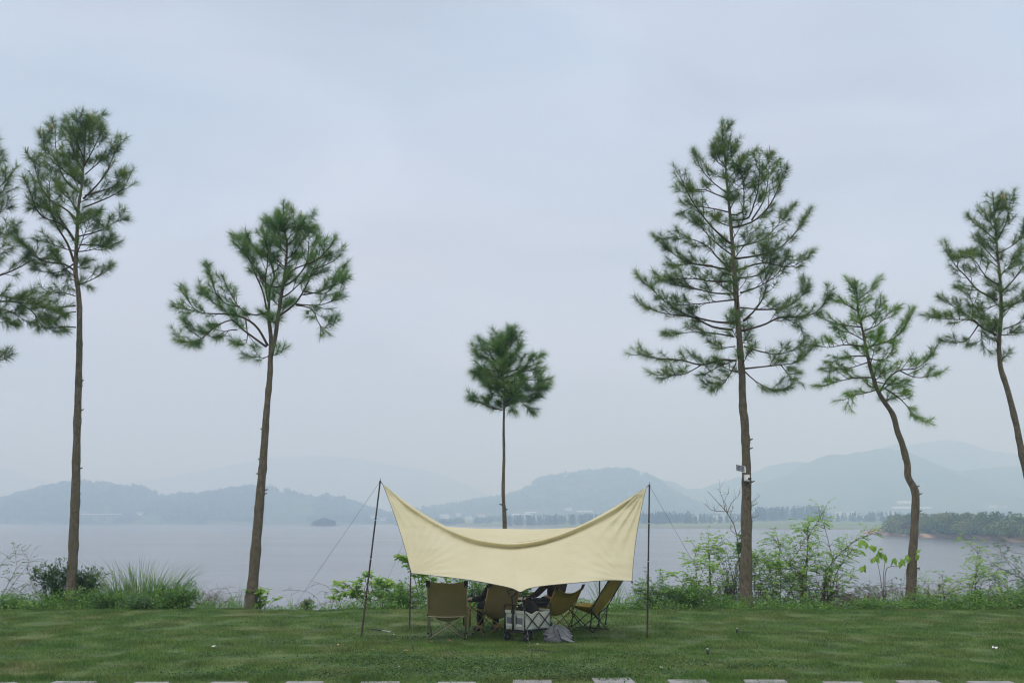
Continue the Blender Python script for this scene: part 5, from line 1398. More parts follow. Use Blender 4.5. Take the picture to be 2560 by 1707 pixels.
# ---- folding sling chairs
def make_chair(label, loc, rz, cloth, metal, back_h=0.92, sag=0.03, w=0.31, recline=0.24, wing=True, under=None, flap=None):
    t = thing('camp_chair', label, 'chair', loc, rz, 'camp chairs under the canopy')
    fw, fd = w * 0.93, 0.25
    zr, zf = 0.385, 0.445
    rt = 0.0095
    tops = {(-1, -1): Vector((-w, -fd, zr)), (1, -1): Vector((w, -fd, zr)), (-1, 1): Vector((-w, fd + 0.02, zf)), (1, 1): Vector((w, fd + 0.02, zf))}
    feet = {(sx, sy): Vector((sx * fw, sy * fd, 0.012)) for sx in (-1, 1) for sy in (-1, 1)}
    def bar(name, a, b, r=rt):
        MB().tube([a, b], r, 8).build(name, metal, t, True)
    for sy in (-1, 1):                          # crossed legs, back and front
        bar('leg', feet[(-1, sy)] + Vector((0, sy * 0.012, 0)), tops[(1, sy)] + Vector((0, sy * 0.012, 0)))
        bar('leg', feet[(1, sy)] - Vector((0, sy * 0.012, 0)), tops[(-1, sy)] - Vector((0, sy * 0.012, 0)))
    for sx in (-1, 1):                          # crossed legs, sides
        bar('leg', feet[(sx, -1)] + Vector((sx * 0.014, 0, 0)), tops[(sx, 1)] + Vector((sx * 0.014, 0, 0)))
        bar('leg', feet[(sx, 1)] - Vector((sx * 0.014, 0, 0)), tops[(sx, -1)] - Vector((sx * 0.014, 0, 0)))
    topc = {sx: Vector((sx * (w + 0.005), -fd - recline, back_h)) for sx in (-1, 1)}
    for sx in (-1, 1):
        low = Vector((sx * (fw + 0.012), -fd + 0.035, 0.10))
        MB().tube([low, tops[(sx, -1)] + Vector((0, -0.004, 0.02)), topc[sx]], rt * 1.1, 8).build('back_post', metal, t, True)
        MB().box(low, (0.035, 0.035, 0.03)).build('slider', M['black_plastic'], t, bevel=0.005)
    for k, f in feet.items():
        MB().lathe([(0.0, -0.012), (0.018, -0.010), (0.018, 0.014), (0.010, 0.018)], f, 10).build('foot', M['black_plastic'], t, True)
    for k, p in tops.items():
        MB().box(p, (0.03, 0.03, 0.035)).build('hub', M['black_plastic'], t, bevel=0.005)
    E = [(-fd - recline, back_h), (-fd - recline * 0.5, (back_h + zr) * 0.5 + 0.03), (-fd - 0.005, zr + 0.075), (-fd + 0.10, zr + 0.045), (fd + 0.02, zf + 0.005)]
    Cc = [(-fd - recline + 0.015, back_h - sag), (-fd - recline * 0.46, (back_h + zr) * 0.5), (-fd + 0.005, zr - 0.015), (-fd + 0.13, 0.285), (fd + 0.0, zf - 0.035)]
    E2, C2 = interp(E, 41), interp(Cc, 41)
    seed = random.random() * 50
    def sl(u, v):
        s = u * 2 - 1; k = round(v * 40)
        e, c = E2[k], C2[k]
        f = abs(s) ** 2.2
        y = c[0] + (e[0] - c[0]) * f; z = c[1] + (e[1] - c[1]) * f
        n = 0.012 * mnoise.noise(Vector((s * 3, v * 6, seed))) + 0.006 * mnoise.noise(Vector((s * 7 + v * 6, v * 9, seed + 3)))
        return (s * (w + (0.004 if v < 0.5 else 0.0)), y - n, z + n * 0.5)
    m = MB(); m.grid(sl, 30, 40); o = m.build('sling_seat', cloth, t, True)
    o.modifiers.new('thick', 'SOLIDIFY').thickness = 0.004
    def top_band(u, v):                         # folded sleeve along the top of the back
        s = u * 2 - 1; p = Vector(sl(u, v * 0.16))
        return p + Vector((0, -0.008 - 0.004 * math.sin(math.pi * v), 0.004 * (1 - v)))
    m = MB(); m.grid(lambda u, v: top_band(u, round(v * 6) / 6.4), 30, 6); m.build('head_band', flap or cloth, t, True)
    for sx in (-1, 1):                          # dark pads over the pole ends
        c = topc[sx]; d = Vector((0, recline, -(back_h - zr))).normalized()
        MB().box(c + d * 0.045 + Vector((-sx * 0.016, -0.014, 0)), (0.062, 0.016, 0.115), Matrix.Rotation(math.atan2(recline, back_h - zr), 3, 'X')).build('corner_pad', M['brown_pad'], t, bevel=0.006)
        MB().lathe([(0, -0.004), (0.007, -0.003), (0.007, 0.002)], c + d * 0.085 + Vector((-sx * 0.016, -0.026, 0)), 8, 'y').build('rivet', M['steel'], t, True)
    if under is not None:
        def flp(u, v):
            s = u * 2 - 1
            z = zr + 0.10 - 0.115 * v; y = -fd - recline * (z - zr) / (back_h - zr) - 0.018
            return (s * (w - 0.004), y, z - 0.012 * (1 - s * s) * v)
        m = MB(); m.grid(flp, 16, 6); m.build('back_flap', cloth, t, True)
        m = MB(); m.grid(lambda u, v: Vector(flp(u, 1.0)) + Vector((0, -0.004, 0.012 * (v - 0.6))), 16, 1); m.build('hem_band', under, t, True)
    return t
p1_ = gnd(1117, 1593); C1 = Vector((p1_.x, p1_.y + 0.22, 0)); 
ch1 = make_chair('tan folding chair seen square from behind, leftmost under the canopy', (C1.x, C1.y, lawn_h(C1.x, C1.y)), 0.02, M['khaki'], M['tan_metal'], 0.93, 0.035, 0.315, 0.22, under=M['khaki_light'])
c2 = gnd(1233, 1582)
ch2 = make_chair('dark tan occupied folding chair, second from the left', (c2.x, c2.y, lawn_h(c2.x, c2.y)), 0.45, M['khaki'], M['gold_metal'], 0.90, 0.04, 0.285, 0.22)
c3 = gnd(1376, 1574)
ch3 = make_chair('mustard folding chair behind the wagon, its back sagging low', (c3.x, c3.y, lawn_h(c3.x, c3.y)), 0.70, M['mustard'], M['gold_metal'], 0.80, 0.13, 0.31, 0.26)
c4 = gnd(1468, 1570)
ch4 = make_chair('empty mustard folding chair turned sideways, rightmost', (c4.x, c4.y, lawn_h(c4.x, c4.y)), 1.02, M['mustard'], M['dark_metal'], 0.93, 0.03, 0.30, 0.36)
# side pocket on the first chair
bb = Vector((0.27, 0.06, 0.30))
MB().box(bb, (0.015, 0.20, 0.24), Matrix.Rotation(0.12, 3, 'X')).build('side_pocket', M['khaki'], ch1, bevel=0.01)
MB().box(bb + Vector((-0.012, -0.02, -0.03)), (0.02, 0.12, 0.14)).build('dark_pouch', M['brown_pad'], ch1, bevel=0.01)

# ---- low camp table beyond the chairs
tp = gnd(1252, 1566)
tz = lawn_h(tp.x, tp.y)
tab = thing('camp_table', 'low folding table behind the second chair, thin tan legs showing', 'table', (tp.x, tp.y, tz))
tw, td, th = 1.16, 0.52, 0.50
for k in range(8):
    MB().box((-tw / 2 + tw * (k + 0.5) / 8, 0, th), (tw / 8 - 0.006, td, 0.02)).build('slat', M['table_top'], tab)
MB().box((0, -td / 2 + 0.02, th - 0.022), (tw, 0.02, 0.02)).build('rail', M['dark_metal'], tab)
MB().box((0, td / 2 - 0.02, th - 0.022), (tw, 0.02, 0.02)).build('rail', M['dark_metal'], tab)
for sx in (-1, 1):
    for sy in (-1, 1):
        MB().tube([(sx * (tw / 2 - 0.03), sy * (td / 2 - 0.03), 0), (sx * (tw / 2 - 0.03), sy * (td / 2 - 0.03), th - 0.015)], 0.011, 8).build('leg', M['gold_metal'], tab, True)
    MB().tube([(sx * (tw / 2 - 0.03), -td / 2 + 0.03, th * 0.55), (sx * (tw / 2 - 0.03), td / 2 - 0.03, th * 0.55)], 0.007, 6).build('stretcher', M['dark_metal'], tab, True)
MB().tube([(-tw / 2 + 0.03, -td / 2 + 0.03, 0.30), (-tw / 2 + 0.16, -td / 2 + 0.03, th - 0.03)], 0.007, 6).build('brace', M['dark_metal'], tab, True)

# ---- people in the two middle chairs
def skin_obj(name, J, Eg, mat, parent, root=0, sub=2):
    """J: name -> (pos, radius)"""
    ks = list(J); ix = {k: i for i, k in enumerate(ks)}
    me = bpy.data.meshes.new(name)
    me.from_pydata([tuple(J[k][0]) for k in ks], [(ix[a], ix[b]) for a, b in Eg], [])
    o = link(name, me, mat, parent)
    sk = o.modifiers.new('skin', 'SKIN'); sk.use_smooth_shade = True
    for i, k in enumerate(ks):
        r = J[k][1]
        me.skin_vertices[0].data[i].radius = (r, r) if not hasattr(r, '__len__') else r
        me.skin_vertices[0].data[i].use_root = (i == root)
    ss = o.modifiers.new('sub', 'SUBSURF'); ss.levels = sub; ss.render_levels = sub
    me.materials.clear(); me.materials.append(mat)
    return o
def person(label, loc, rz, top_m, leg_m, lw, rw, le, re_, long_hair, hair_m):
    t = thing('person', label, 'person', loc, rz)
    J = {'pelvis': ((0, -0.07, 0.46), (0.13, 0.11)), 'spine': ((0, -0.13, 0.66), (0.125, 0.10)), 'chest': ((0, -0.19, 0.87), (0.145, 0.105)), 'neck0': ((0, -0.19, 1.00), 0.06), 'neck': ((0, -0.165, 1.06), 0.05),
         'jaw': ((0, -0.13, 1.12), (0.062, 0.075)), 'head': ((0, -0.13, 1.20), (0.076, 0.092)), 'crown': ((0, -0.145, 1.27), (0.06, 0.07)), 'nose': ((0, -0.035, 1.175), 0.012)}
    Eg = [('pelvis', 'spine'), ('spine', 'chest'), ('chest', 'neck0'), ('neck0', 'neck'), ('neck', 'jaw'), ('jaw', 'head'), ('head', 'crown'), ('head', 'nose')]
    for s, n, el, wr in ((-1, 'l', le, lw), (1, 'r', re_, rw)):
        el, wr = Vector(el), Vector(wr)
        fd = (wr - el).normalized()
        J['sh' + n] = ((s * 0.16, -0.20, 0.90), 0.056); J['el' + n] = (tuple(el), 0.042); J['wr' + n] = (tuple(wr), 0.027)
        palm = wr + fd * 0.07; J['pm' + n] = (tuple(palm), (0.036, 0.018))
        sd = fd.cross(Vector((0, 0, 1))).normalized()
        Eg += [('chest', 'sh' + n), ('sh' + n, 'el' + n), ('el' + n, 'wr' + n), ('wr' + n, 'pm' + n)]
        for q, (off, ln) in enumerate(((-0.030, 0.065), (-0.010, 0.080), (0.010, 0.076), (0.030, 0.060))):
            a = palm + fd * 0.035 + sd * off; b = a + fd * ln * 0.5 + Vector((0, 0, -0.008)); c = b + fd * ln * 0.4 + Vector((0, 0, -0.028))
            for nm, p in (('a', a), ('b', b), ('c', c)): J['f%d%s%s' % (q, nm, n)] = (tuple(p), 0.0085)
            Eg += [('pm' + n, 'f%da%s' % (q, n)), ('f%da%s' % (q, n), 'f%db%s' % (q, n)), ('f%db%s' % (q, n), 'f%dc%s' % (q, n))]
        th0 = wr + fd * 0.035 + sd * (-s * 0.035); th1 = th0 + fd * 0.035 + sd * (-s * 0.022)
        J['t0' + n] = (tuple(th0), 0.011); J['t1' + n] = (tuple(th1), 0.009)
        Eg += [('wr' + n, 't0' + n), ('t0' + n, 't1' + n)]
        J['hp' + n] = ((s * 0.095, -0.03, 0.455), 0.095); J['kn' + n] = ((s * 0.14, 0.36, 0.50), 0.062); J['an' + n] = ((s * 0.15, 0.40, 0.105), 0.040); J['to' + n] = ((s * 0.17, 0.57, 0.045), (0.04, 0.03)); J['he' + n] = ((s * 0.15, 0.38, 0.05), 0.036)
        Eg += [('pelvis', 'hp' + n), ('hp' + n, 'kn' + n), ('kn' + n, 'an' + n), ('an' + n, 'to' + n), ('an' + n, 'he' + n)]
    skin_obj('body', J, Eg, M['skin'], t)
    def grow(keys, k, add): return {a: (J[a][0], tuple(r * k + add for r in J[a][1]) if hasattr(J[a][1], '__len__') else J[a][1] * k + add) for a in keys}
    kk = ['chest', 'pelvis', 'spine', 'neck0', 'shl', 'ell', 'wrl', 'shr', 'elr', 'wrr']
    skin_obj('jacket', grow(kk, 1.12, 0.010), [e_ for e_ in Eg if e_[0] in kk and e_[1] in kk], top_m, t)
    kk = ['pelvis', 'hpl', 'knl', 'anl', 'hpr', 'knr', 'anr']
    skin_obj('trousers', grow(kk, 1.12, 0.012), [e_ for e_ in Eg if e_[0] in kk and e_[1] in kk], leg_m, t)
    for n in 'lr':
        kk = ['an' + n, 'to' + n, 'he' + n]
        skin_obj('shoe', grow(kk, 1.1, 0.010), [e_ for e_ in Eg if e_[0] in kk and e_[1] in kk], M['black_cloth'], t)
    h = MB()
    def hair(u, v):
        a = 2 * math.pi * u
        fr = max(0, math.cos(a))                # towards the face
        z = 1.31 - 0.16 * v - ((0.05 if not long_hair else (0.26 if fr < 0.3 else 0.06)) * max(0, v - 0.35) / 0.65 if fr < 0.45 else 0)
        r = 0.102 * math.sin(min(1, v * 1.6) * math.pi / 2) + 0.004
        return (r * 0.86 * math.sin(a) + 0.002 * math.sin(a * 17), -0.15 + r * math.cos(a) * (1.08 if fr < 0.3 else 0.72), z)
    h.grid(hair, 40, 16); h.build('hair', hair_m, t, True)
    for s in (-1, 1):
        MB().lathe([(0, -0.008), (0.009, -0.004), (0.011, 0.0)], (s * 0.03, -0.045, 1.205), 8, 'y').build('eye', M['hair'], t, True)
        MB().lathe([(0, -0.012), (0.018, -0.006), (0.022, 0.004), (0.010, 0.010)], (s * 0.078, -0.135, 1.18), 10, 'x').build('ear', M['skin'], t, True)
    MB().box((0, -0.048, 1.135), (0.045, 0.008, 0.008)).build('mouth', M['rose_cloth'], t, bevel=0.003)
    return t
person('person in dark clothes seated in the second chair, arm on the table', (c2.x + 0.07, c2.y + 0.03, lawn_h(c2.x, c2.y)), 0.45, M['black_cloth'], M['black_cloth'], (-0.38, 0.20, 0.585), (0.26, 0.16, 0.60), (-0.27, 0.04, 0.60), (0.28, -0.06, 0.63), False, M['hair'])
person('person with long dark hair seated in the sagging mustard chair', (c3.x, c3.y, lawn_h(c3.x, c3.y)), 0.70, M['brown_cloth'], M['black_cloth'], (-0.20, 0.28, 0.60), (0.22, 0.26, 0.58), (-0.30, 0.02, 0.64), (0.30, 0.02, 0.62), True, M['hair'])

# ---- folding wagon
G0 = gnd(1312, 1603)
ang = math.radians(47)
xd = Vector((math.cos(ang), math.sin(ang), 0)); yd = Vector((-math.sin(ang), math.cos(ang), 0))
WL, WW = 0.64, 0.44
wc = G0 + xd * WL / 2 + yd * WW / 2
wag = thing('folding_wagon', 'white canvas folding wagon with black frame and pull handle', 'wagon', (wc.x, wc.y, lawn_h(wc.x, wc.y)), ang)
z0, z1 = 0.19, 0.475
def panel(name, a, b, n_out, top_wave=0.0, seed=1.0):
    a, b = Vector(a), Vector(b)
    def fn(u, v):
        p = a.lerp(b, u); z = z0 + (z1 - z0) * v
        wv = top_wave * (math.sin(u * 9 + seed) * 0.5 + math.sin(u * 17) * 0.3 - math.sin(math.pi * u) * 1.1) * v ** 3
        bul = 0.018 * math.sin(math.pi * u) * math.sin(math.pi * v) + 0.006 * mnoise.noise(Vector((u * 5, v * 5, seed)))
        return p + Vector(n_out) * bul + Vector((0, 0, z + wv))
    m = MB(); m.grid(fn, 24, 12)
    o = m.build(name, M['canvas_white'], wag, True)
    o.modifiers.new('thick', 'SOLIDIFY').thickness = 0.006
    return o
hx, hy = WL / 2 - 0.02, WW / 2 - 0.02
panel('end_panel', (-hx, hy, 0), (-hx, -hy, 0), (-1, 0, 0), 0, 1)
panel('end_panel', (hx, -hy, 0), (hx, hy, 0), (1, 0, 0), 0, 2)
panel('side_panel', (-hx, -hy, 0), (hx, -hy, 0), (0, -1, 0), 0.03, 3)
panel('side_panel', (hx, hy, 0), (-hx, hy, 0), (0, 1, 0), 0.03, 4)
MB().box((0, 0, z0 + 0.005), (WL - 0.04, WW - 0.04, 0.012)).build('floor_panel', M['canvas_white'], wag)
MB().box((-hx - 0.012, 0, z1 - 0.02), (0.030, WW - 0.03, 0.055)).build('folded_cuff', M['canvas_white'], wag, bevel=0.012)
for s in (-1, 1):                               # pockets with mesh nets on the end panel
    MB().box((-hx - 0.020, s * 0.105, z0 + 0.125), (0.012, 0.12, 0.11)).build('mesh_pocket', M['grey_cloth'], wag, bevel=0.006)
    MB().box((-hx - 0.028, s * 0.105, z0 + 0.065), (0.012, 0.135, 0.04)).build('pocket_trim', M['canvas_white'], wag, bevel=0.006)
    MB().box((-hx - 0.030, s * 0.045, z0 + 0.13), (0.006, 0.018, 0.16)).build('strap', M['black_plastic'], wag)
for sx in (-1, 1):
    for sy in (-1, 1):
        MB().tube([(sx * (hx + 0.015), sy * (hy + 0.015), 0.13), (sx * (hx + 0.015), sy * (hy + 0.015), z1 + 0.045)], 0.011, 8).build('corner_post', M['dark_metal'], wag, True)
    x = sx * (hx + 0.015); y = hy + 0.015; zt = z1 + 0.045
    MB().tube(interp([(x, -y, zt - 0.04), (x, -y, zt + 0.01), (x, -y + 0.04, zt + 0.04), (x, y - 0.04, zt + 0.04), (x, y, zt + 0.01), (x, y, zt - 0.04)], 24), 0.010, 8).build('end_rail', M['dark_metal'], wag, True)
    MB().tube([(x, -y, 0.155), (x, y, 0.155)], 0.012, 8).build('axle_bar', M['dark_metal'], wag, True)
for sy in (-1, 1):
    y = sy * (hy + 0.030)
    for a, b in (((-hx, 0.20), (0.0, z1 - 0.03)), ((-hx, z1 - 0.03), (0.0, 0.20)), ((0, 0.20), (hx, z1 - 0.03)), ((0, z1 - 0.03), (hx, 0.20))):
        MB().tube([(a[0], y, a[1]), (b[0], y, b[1])], 0.0085, 8).build('scissor_bar', M['dark_metal'], wag, True)
MB().box((0, 0, 0.165), (WL - 0.06, WW - 0.08, 0.02)).build('base_frame', M['dark_metal'], wag)
for sx in (-1, 1):
    for sy in (-1, 1):
        wx, wy = sx * (hx - 0.03), sy * (hy + 0.01)
        wh = MB().lathe([(0.018, -0.024), (0.045, -0.026), (0.062, -0.022), (0.067, -0.012), (0.067, 0.012), (0.062, 0.022), (0.045, 0.026), (0.018, 0.024)], (wx, wy, 0.067), 24, 'y').build('wheel', M['black_plastic'], wag, True)
        MB().lathe([(0, -0.031), (0.012, -0.030), (0.016, -0.022), (0.016, 0.022), (0.012, 0.030), (0, 0.031)], (wx, wy, 0.067), 12, 'y').build('hub_cap', M['steel'], wh, True)
        MB().tube([(wx, wy - 0.034, 0.067), (wx, wy - 0.034, 0.14), (wx, wy, 0.158)], 0.009, 6).build('fork', M['dark_metal'], wag, True)
hxp = -hx - 0.055
MB().tube([(hxp, 0, 0.18), (hxp - 0.002, 0.0, 0.46)], 0.016, 8).build('handle_shaft', M['black_plastic'], wag, True)
MB().tube([(hxp - 0.002, 0.0, 0.46), (hxp - 0.012, 0.01, 0.70)], 0.012, 8).build('handle_rod', M['dark_metal'], wag, True)
MB().box((hxp - 0.004, 0, 0.47), (0.045, 0.045, 0.07)).build('handle_lock', M['black_plastic'], wag, bevel=0.008)
gx0 = hxp - 0.012
MB().tube(interp([(gx0, 0.01, 0.695), (gx0, -0.075, 0.76), (gx0, -0.078, 0.79), (gx0, 0.01, 0.80), (gx0, 0.098, 0.79), (gx0, 0.095, 0.76), (gx0, 0.01, 0.695)], 30), 0.011, 8).build('grip', M['black_plastic'], wag, True)
for yy, zz in ((-0.06, 0.797), (-0.04, 0.80), (0.06, 0.80), (0.08, 0.797), (-0.07, 0.765), (0.09, 0.765), (0.0, 0.71), (0.025, 0.71)):
    MB().lathe([(0, -0.014), (0.005, -0.013), (0.005, 0)], (gx0, yy, zz), 6, 'x').build('rivet', M['steel'], wag, True)
# dark bag standing in the wagon
bag = thing('dark_bag', 'black soft bag heaped inside the wagon', 'bag', (wc.x, wc.y, lawn_h(wc.x, wc.y) + z0 + 0.012), ang)
def bagfn(u, v):
    a = 2 * math.pi * u
    k = 1 + 0.12 * math.sin(3 * a + 1) + 0.07 * mnoise.noise(Vector((math.cos(a) * 3, math.sin(a) * 3, v * 4)))
    r = (math.sin(math.pi * min(1, 0.12 + 0.88 * v) * 0.98)) ** 0.4
    z = 0.42 * v * (1 + 0.08 * math.sin(2 * a))
    return (0.24 * r * k * math.cos(a), 0.16 * r * k * math.sin(a), z)
m = MB(); m.grid(bagfn, 40, 20); m.build('bag_body', M['black_cloth'], bag, True)
MB().tube(interp([(-0.12, 0, 0.40), (-0.08, 0.02, 0.47), (0.06, 0.02, 0.47), (0.1, 0, 0.40)], 14), 0.010, 6).build('bag_handle', M['black_cloth'], bag, True)

# grey cloth slumped against the wagon
gc = gnd(1395, 1600)
cl = thing('grey_cloth_bag', 'crumpled grey cloth bag slumped on the grass against the wagon', 'bag', (gc.x, gc.y, lawn_h(gc.x, gc.y)), 0.0)
cl.scale = (0.9, 0.85, 0.82)
def clf(u, v):
    a = math.pi * 2 * u
    pleat = 0.86 + 0.26 * abs(math.sin(a * 3.5 + v * 1.5)) + 0.10 * abs(math.sin(a * 6.5 + 1 - v)) + 0.08 * mnoise.noise(Vector((math.cos(a) * 2, math.sin(a) * 2, v * 3)))
    pleat += 0.22 * mnoise.noise(Vector((math.cos(a) * 4 + 3, math.sin(a) * 4, v * 7)))
    r = (0.200 * (math.sin(math.pi * (0.34 + 0.66 * v))) ** 0.75 + 0.012) * pleat
    return (r * math.cos(a) - 0.05 * v * v, 0.55 * r * math.sin(a), 0.29 * v ** 0.85 * (1 + 0.10 * math.sin(a * 4 + 1)) + 0.004 + 0.02 * math.sin(a * 3) * v * (1 - v))
m = MB(); m.grid(clf, 60, 20); m.build('cloth_body', M['grey_cloth'], cl, True)
def tail(u, v):
    x = 0.04 + 0.26 * u; w_ = 0.09 * (1 - u) ** 0.8 + 0.004
    return (x, -0.10 - 0.06 * u + (v - 0.5) * w_ * 1.2, 0.13 * (1 - u) ** 1.6 + 0.01 + 0.02 * math.sin(v * math.pi) * (1 - u) + (v - 0.5) * 0.12 * (1 - u))
m = MB(); m.grid(tail, 16, 8); o = m.build('loose_flap', M['grey_cloth'], cl, True); o.modifiers.new('thick', 'SOLIDIFY').thickness = 0.004
MB().tube(interp([(-0.06, 0, 0.28), (-0.10, 0.02, 0.36), (-0.13, 0.05, 0.42)], 8), [0.022, 0.018, 0.016, 0.015, 0.014, 0.013, 0.012, 0.01], 8).build('gathered_neck', M['grey_cloth'], cl, True)
MB().tube(interp([(-0.02, -0.12, 0.25), (0.02, -0.145, 0.15), (0.05, -0.13, 0.05)], 8), 0.007, 6).build('draw_strap', M['black_plastic'], cl, True)

# ---- small things on the grass
def onlawn(px, py):
    g = gnd(px, py)
    return Vector((g.x, g.y, lawn_h(g.x, g.y)))
def scrap(name, label, cat, px, py, s, mat, group, lift=0.03):
    p = onlawn(px, py)
    s *= 0.75
    t = MB()
    def fn(u, v):
        return ((u - 0.5) * s * (1 - 0.2 * v), (v - 0.5) * s * 0.8, lift + 0.35 * s * mnoise.noise(Vector((u * 2.5 + px, v * 2.5, py))) + 0.012)
    t.grid(fn, 6, 6)
    o = t.build(name, mat, None, True)
    o.location = p; o.rotation_euler = (random.uniform(-.2, .2), random.uniform(-.2, .2), random.uniform(0, 3))
    o.modifiers.new('thick', 'SOLIDIFY').thickness = 0.003
    sset(o, label, cat, group)
for px, py, s, lab in [(535, 1622, 0.075, 'white crumpled paper scrap on the left lawn'), (2487, 1627, 0.10, 'white paper scrap on the right lawn'), (983, 1587, 0.04, 'tiny white scrap near the leaning pole foot'), (1345, 1616, 0.05, 'small white scrap in front of the wagon'),
                       (1652, 1676, 0.05, 'small white scrap on the front lawn right of centre'), (998, 1674, 0.03, 'tiny white scrap on the front lawn below the leaning pole')]:
    scrap('paper_scrap', lab, 'litter', px, py, s, M['paper'], 'white scraps on the lawn')
for px, py, s, mt, lab in [(1078, 1605, 0.05, 'orange_petal', 'dull orange fallen petal in front of the first chair, left one'), (1125, 1603, 0.06, 'orange_petal', 'bright orange fallen petal in front of the first chair, right one'), (932, 1630, 0.07, 'tan_leaf', 'tan dead leaf on the lawn below the leaning pole'), (1013, 1633, 0.07, 'tan_leaf', 'tan dead leaf on the lawn left of the first chair'), (845, 1617, 0.05, 'tan_leaf', 'tan dead leaf farthest left of the leaning pole')]:
    scrap('fallen_leaf', lab, 'leaf', px, py, s, M[mt], 'fallen leaves on the lawn')
a = onlawn(928, 1572); b = onlawn(976, 1579)
t = thing('spare_pole', 'short dark pole section lying on the grass by the leaning pole', 'pole', a)
MB().tube([a + Vector((0, 0, 0.035)), a.lerp(b, 0.55) + Vector((0, 0, 0.03))], 0.011, 8).build('tube_section', M['dark_metal'], t, True, a)
MB().tube([a.lerp(b, 0.56) + Vector((0, 0, 0.03)), b + Vector((0, 0, 0.03))], 0.009, 8).build('inner_section', M['steel'], t, True, a)
a = onlawn(1440, 1566); b = onlawn(1522, 1571)
t = thing('spare_pole', 'long dark pole lying on the grass behind the rightmost chair', 'pole', a)
MB().tube([a + Vector((0, 0, 0.03)), b + Vector((0, 0, 0.03))], 0.011, 8).build('tube_section', M['dark_metal'], t, True, a)
MB().tube([b + Vector((0, 0, 0.03)), b + (b - a).normalized() * 0.06 + Vector((0, 0, 0.03))], 0.007, 8).build('tip_pin', M['steel'], t, True, a)
for px, py, lab in [(1843, 1578, 'small sprinkler head on the lawn below the tallest pine'), (1769, 1633, 'small sprinkler head on the front right lawn')]:
    p = onlawn(px, py)
    t = thing('sprinkler', lab, 'sprinkler', p, group='lawn sprinklers')
    MB().lathe([(0.0, 0), (0.022, 0), (0.020, 0.055), (0.014, 0.06), (0.012, 0.085), (0, 0.088)], (0, 0, 0), 12).build('sprinkler_body', M['black_plastic'], t, True)
    MB().lathe([(0.015, 0.062), (0.017, 0.075), (0.0, 0.08)], (0, 0, 0.012), 10).build('cap', M['steel'], t, True)
    MB().tube(interp([(0.02, 0, 0.03), (0.12, -0.05, 0.02), (0.25, 0.02, 0.012), (0.34, -0.02, -0.01)], 12), 0.005, 6).build('hose', M['black_plastic'], t, True)

# stepping stones at the front edge of the lawn
ST_ = [(-55, 45, 1703.5), (140, 243, 1701), (338, 425, 1702.8), (530, 622, 1702.5), (718, 810, 1701.5), (902, 1000, 1702), (1095, 1190, 1702.5), (1283, 1380, 1697.5), (1478, 1576, 1692.5), (1668, 1764, 1697), (1858, 1962, 1697), (2055, 2152, 1702), (2238, 2340, 1699), (2415, 2525, 1701), (2600, 2700, 1701)]
ordn = ['first', 'second', 'third', 'fourth', 'fifth', 'sixth', 'seventh', 'eighth', 'ninth', 'tenth', 'eleventh', 'twelfth', 'thirteenth', 'fourteenth', 'fifteenth']
for i, (xa, xb, py) in enumerate(ST_[:14]):
    a = gnd(xa, py, 0.03); a = gnd(xa, py, lawn_h(a.x, a.y) + 0.022); a = gnd(xa, py, lawn_h(a.x, a.y) + 0.022)
    b = gnd(xb, py + random.uniform(-0.6, 0.6), a.z)
    w_ = b.x - a.x; dep = random.uniform(0.40, 0.46)
    m = MB()
    sk = random.uniform(-0.03, 0.03)
    top = [(0, 0), (w_, 0), (w_ + sk, -dep), (sk, -dep)]
    ins = 0.008
    m.add([(x, y, -0.06) for x, y in top] + [(x, y, 0.018) for x, y in top] + [(x + (ins if k in (0, 3) else -ins), y + (-ins if k < 2 else ins), 0.026) for k, (x, y) in enumerate(top)],
          [(0, 1, 5, 4), (1, 2, 6, 5), (2, 3, 7, 6), (3, 0, 4, 7), (4, 5, 9, 8), (5, 6, 10, 9), (6, 7, 11, 10), (7, 4, 8, 11), (8, 9, 10, 11)])
    o = m.build('stepping_stone', M['concrete'])
    o.location = (a.x, a.y, a.z - 0.026); o.rotation_euler = (0, 0, math.atan2(b.y - a.y, b.x - a.x))
    sset(o, '%s grey concrete stepping stone from the left at the bottom edge' % ordn[i], 'stepping stone', 'stepping stones')

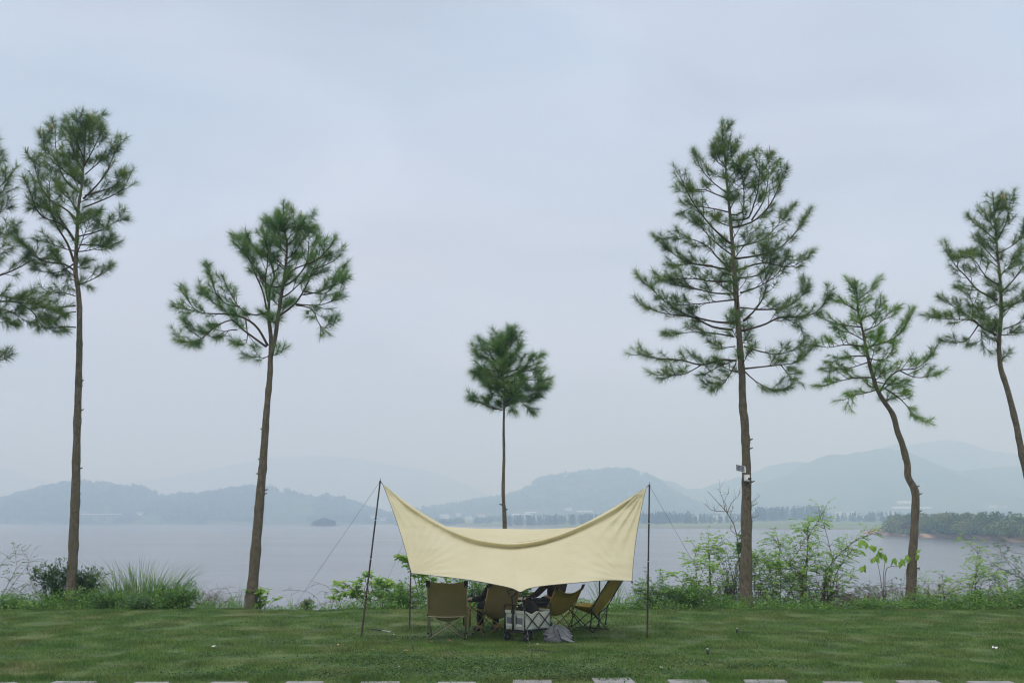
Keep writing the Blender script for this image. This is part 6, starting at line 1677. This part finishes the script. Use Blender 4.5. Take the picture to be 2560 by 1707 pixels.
# ---- solar panel and camera on the tallest pine
Ys = 22.5 - 0.20
pc = at(1852, 1171, Ys)
sp = thing('solar_panel', 'small solar panel tilted on the left of the tallest pine trunk', 'solar panel', pc, 0.0)
R = Matrix.Rotation(0.12, 3, 'Y') @ Matrix.Rotation(-0.50, 3, 'X') @ Matrix.Rotation(0.18, 3, 'Z')
def rp(x, y, z): return R @ Vector((x, y, z))
m = MB(); m.box((0, 0, 0), (0.225, 0.012, 0.165), R); m.build('frame', M['white_plastic'], sp, bevel=0.003)
for i in range(6):
    for j in range(4):
        m = MB(); m.box(rp(-0.0875 + i * 0.033 - 0.008, -0.008, -0.056 + j * 0.0375), (0.0285, 0.004, 0.033), R); m.build('solar_cell', M['solar_cell'], sp)
MB().tube([rp(0.03, 0.006, -0.02), Vector((0.08, 0.10, -0.05)), Vector((0.13, 0.16, -0.05))], 0.014, 8).build('bracket', M['dark_metal'], sp, True)
pc = at(1869, 1196, Ys - 0.01)
cm = thing('security_camera', 'white security camera with black lens on the tallest pine trunk', 'camera', pc, 0.0)
MB().box((-0.005, 0.05, 0.02), (0.125, 0.06, 0.14)).build('mount_plate', M['white_plastic'], cm, bevel=0.008)
MB().lathe([(0.0, -0.06), (0.03, -0.055), (0.045, -0.03), (0.048, 0.0), (0.04, 0.03), (0.0, 0.04)], (0.005, -0.03, -0.01), 16).build('camera_head', M['white_plastic'], cm, True)
MB().lathe([(0.0, -0.03), (0.022, -0.028), (0.026, 0.0), (0.026, 0.02)], (0.025, -0.075, -0.01), 14, 'y').build('lens', M['black_plastic'], cm, True)
MB().box((0.028, -0.07, -0.002), (0.075, 0.02, 0.04)).build('dark_visor', M['black_plastic'], cm, bevel=0.006)
MB().lathe([(0.0, -0.05), (0.03, -0.045), (0.04, -0.015), (0.035, 0.0)], (-0.012, -0.02, -0.075), 14).build('lower_dome', M['black_plastic'], cm, True)
MB().tube([(0.05, 0, -0.03), (0.10, -0.02, -0.06)], 0.004, 6).build('antenna', M['dark_metal'], cm, True)
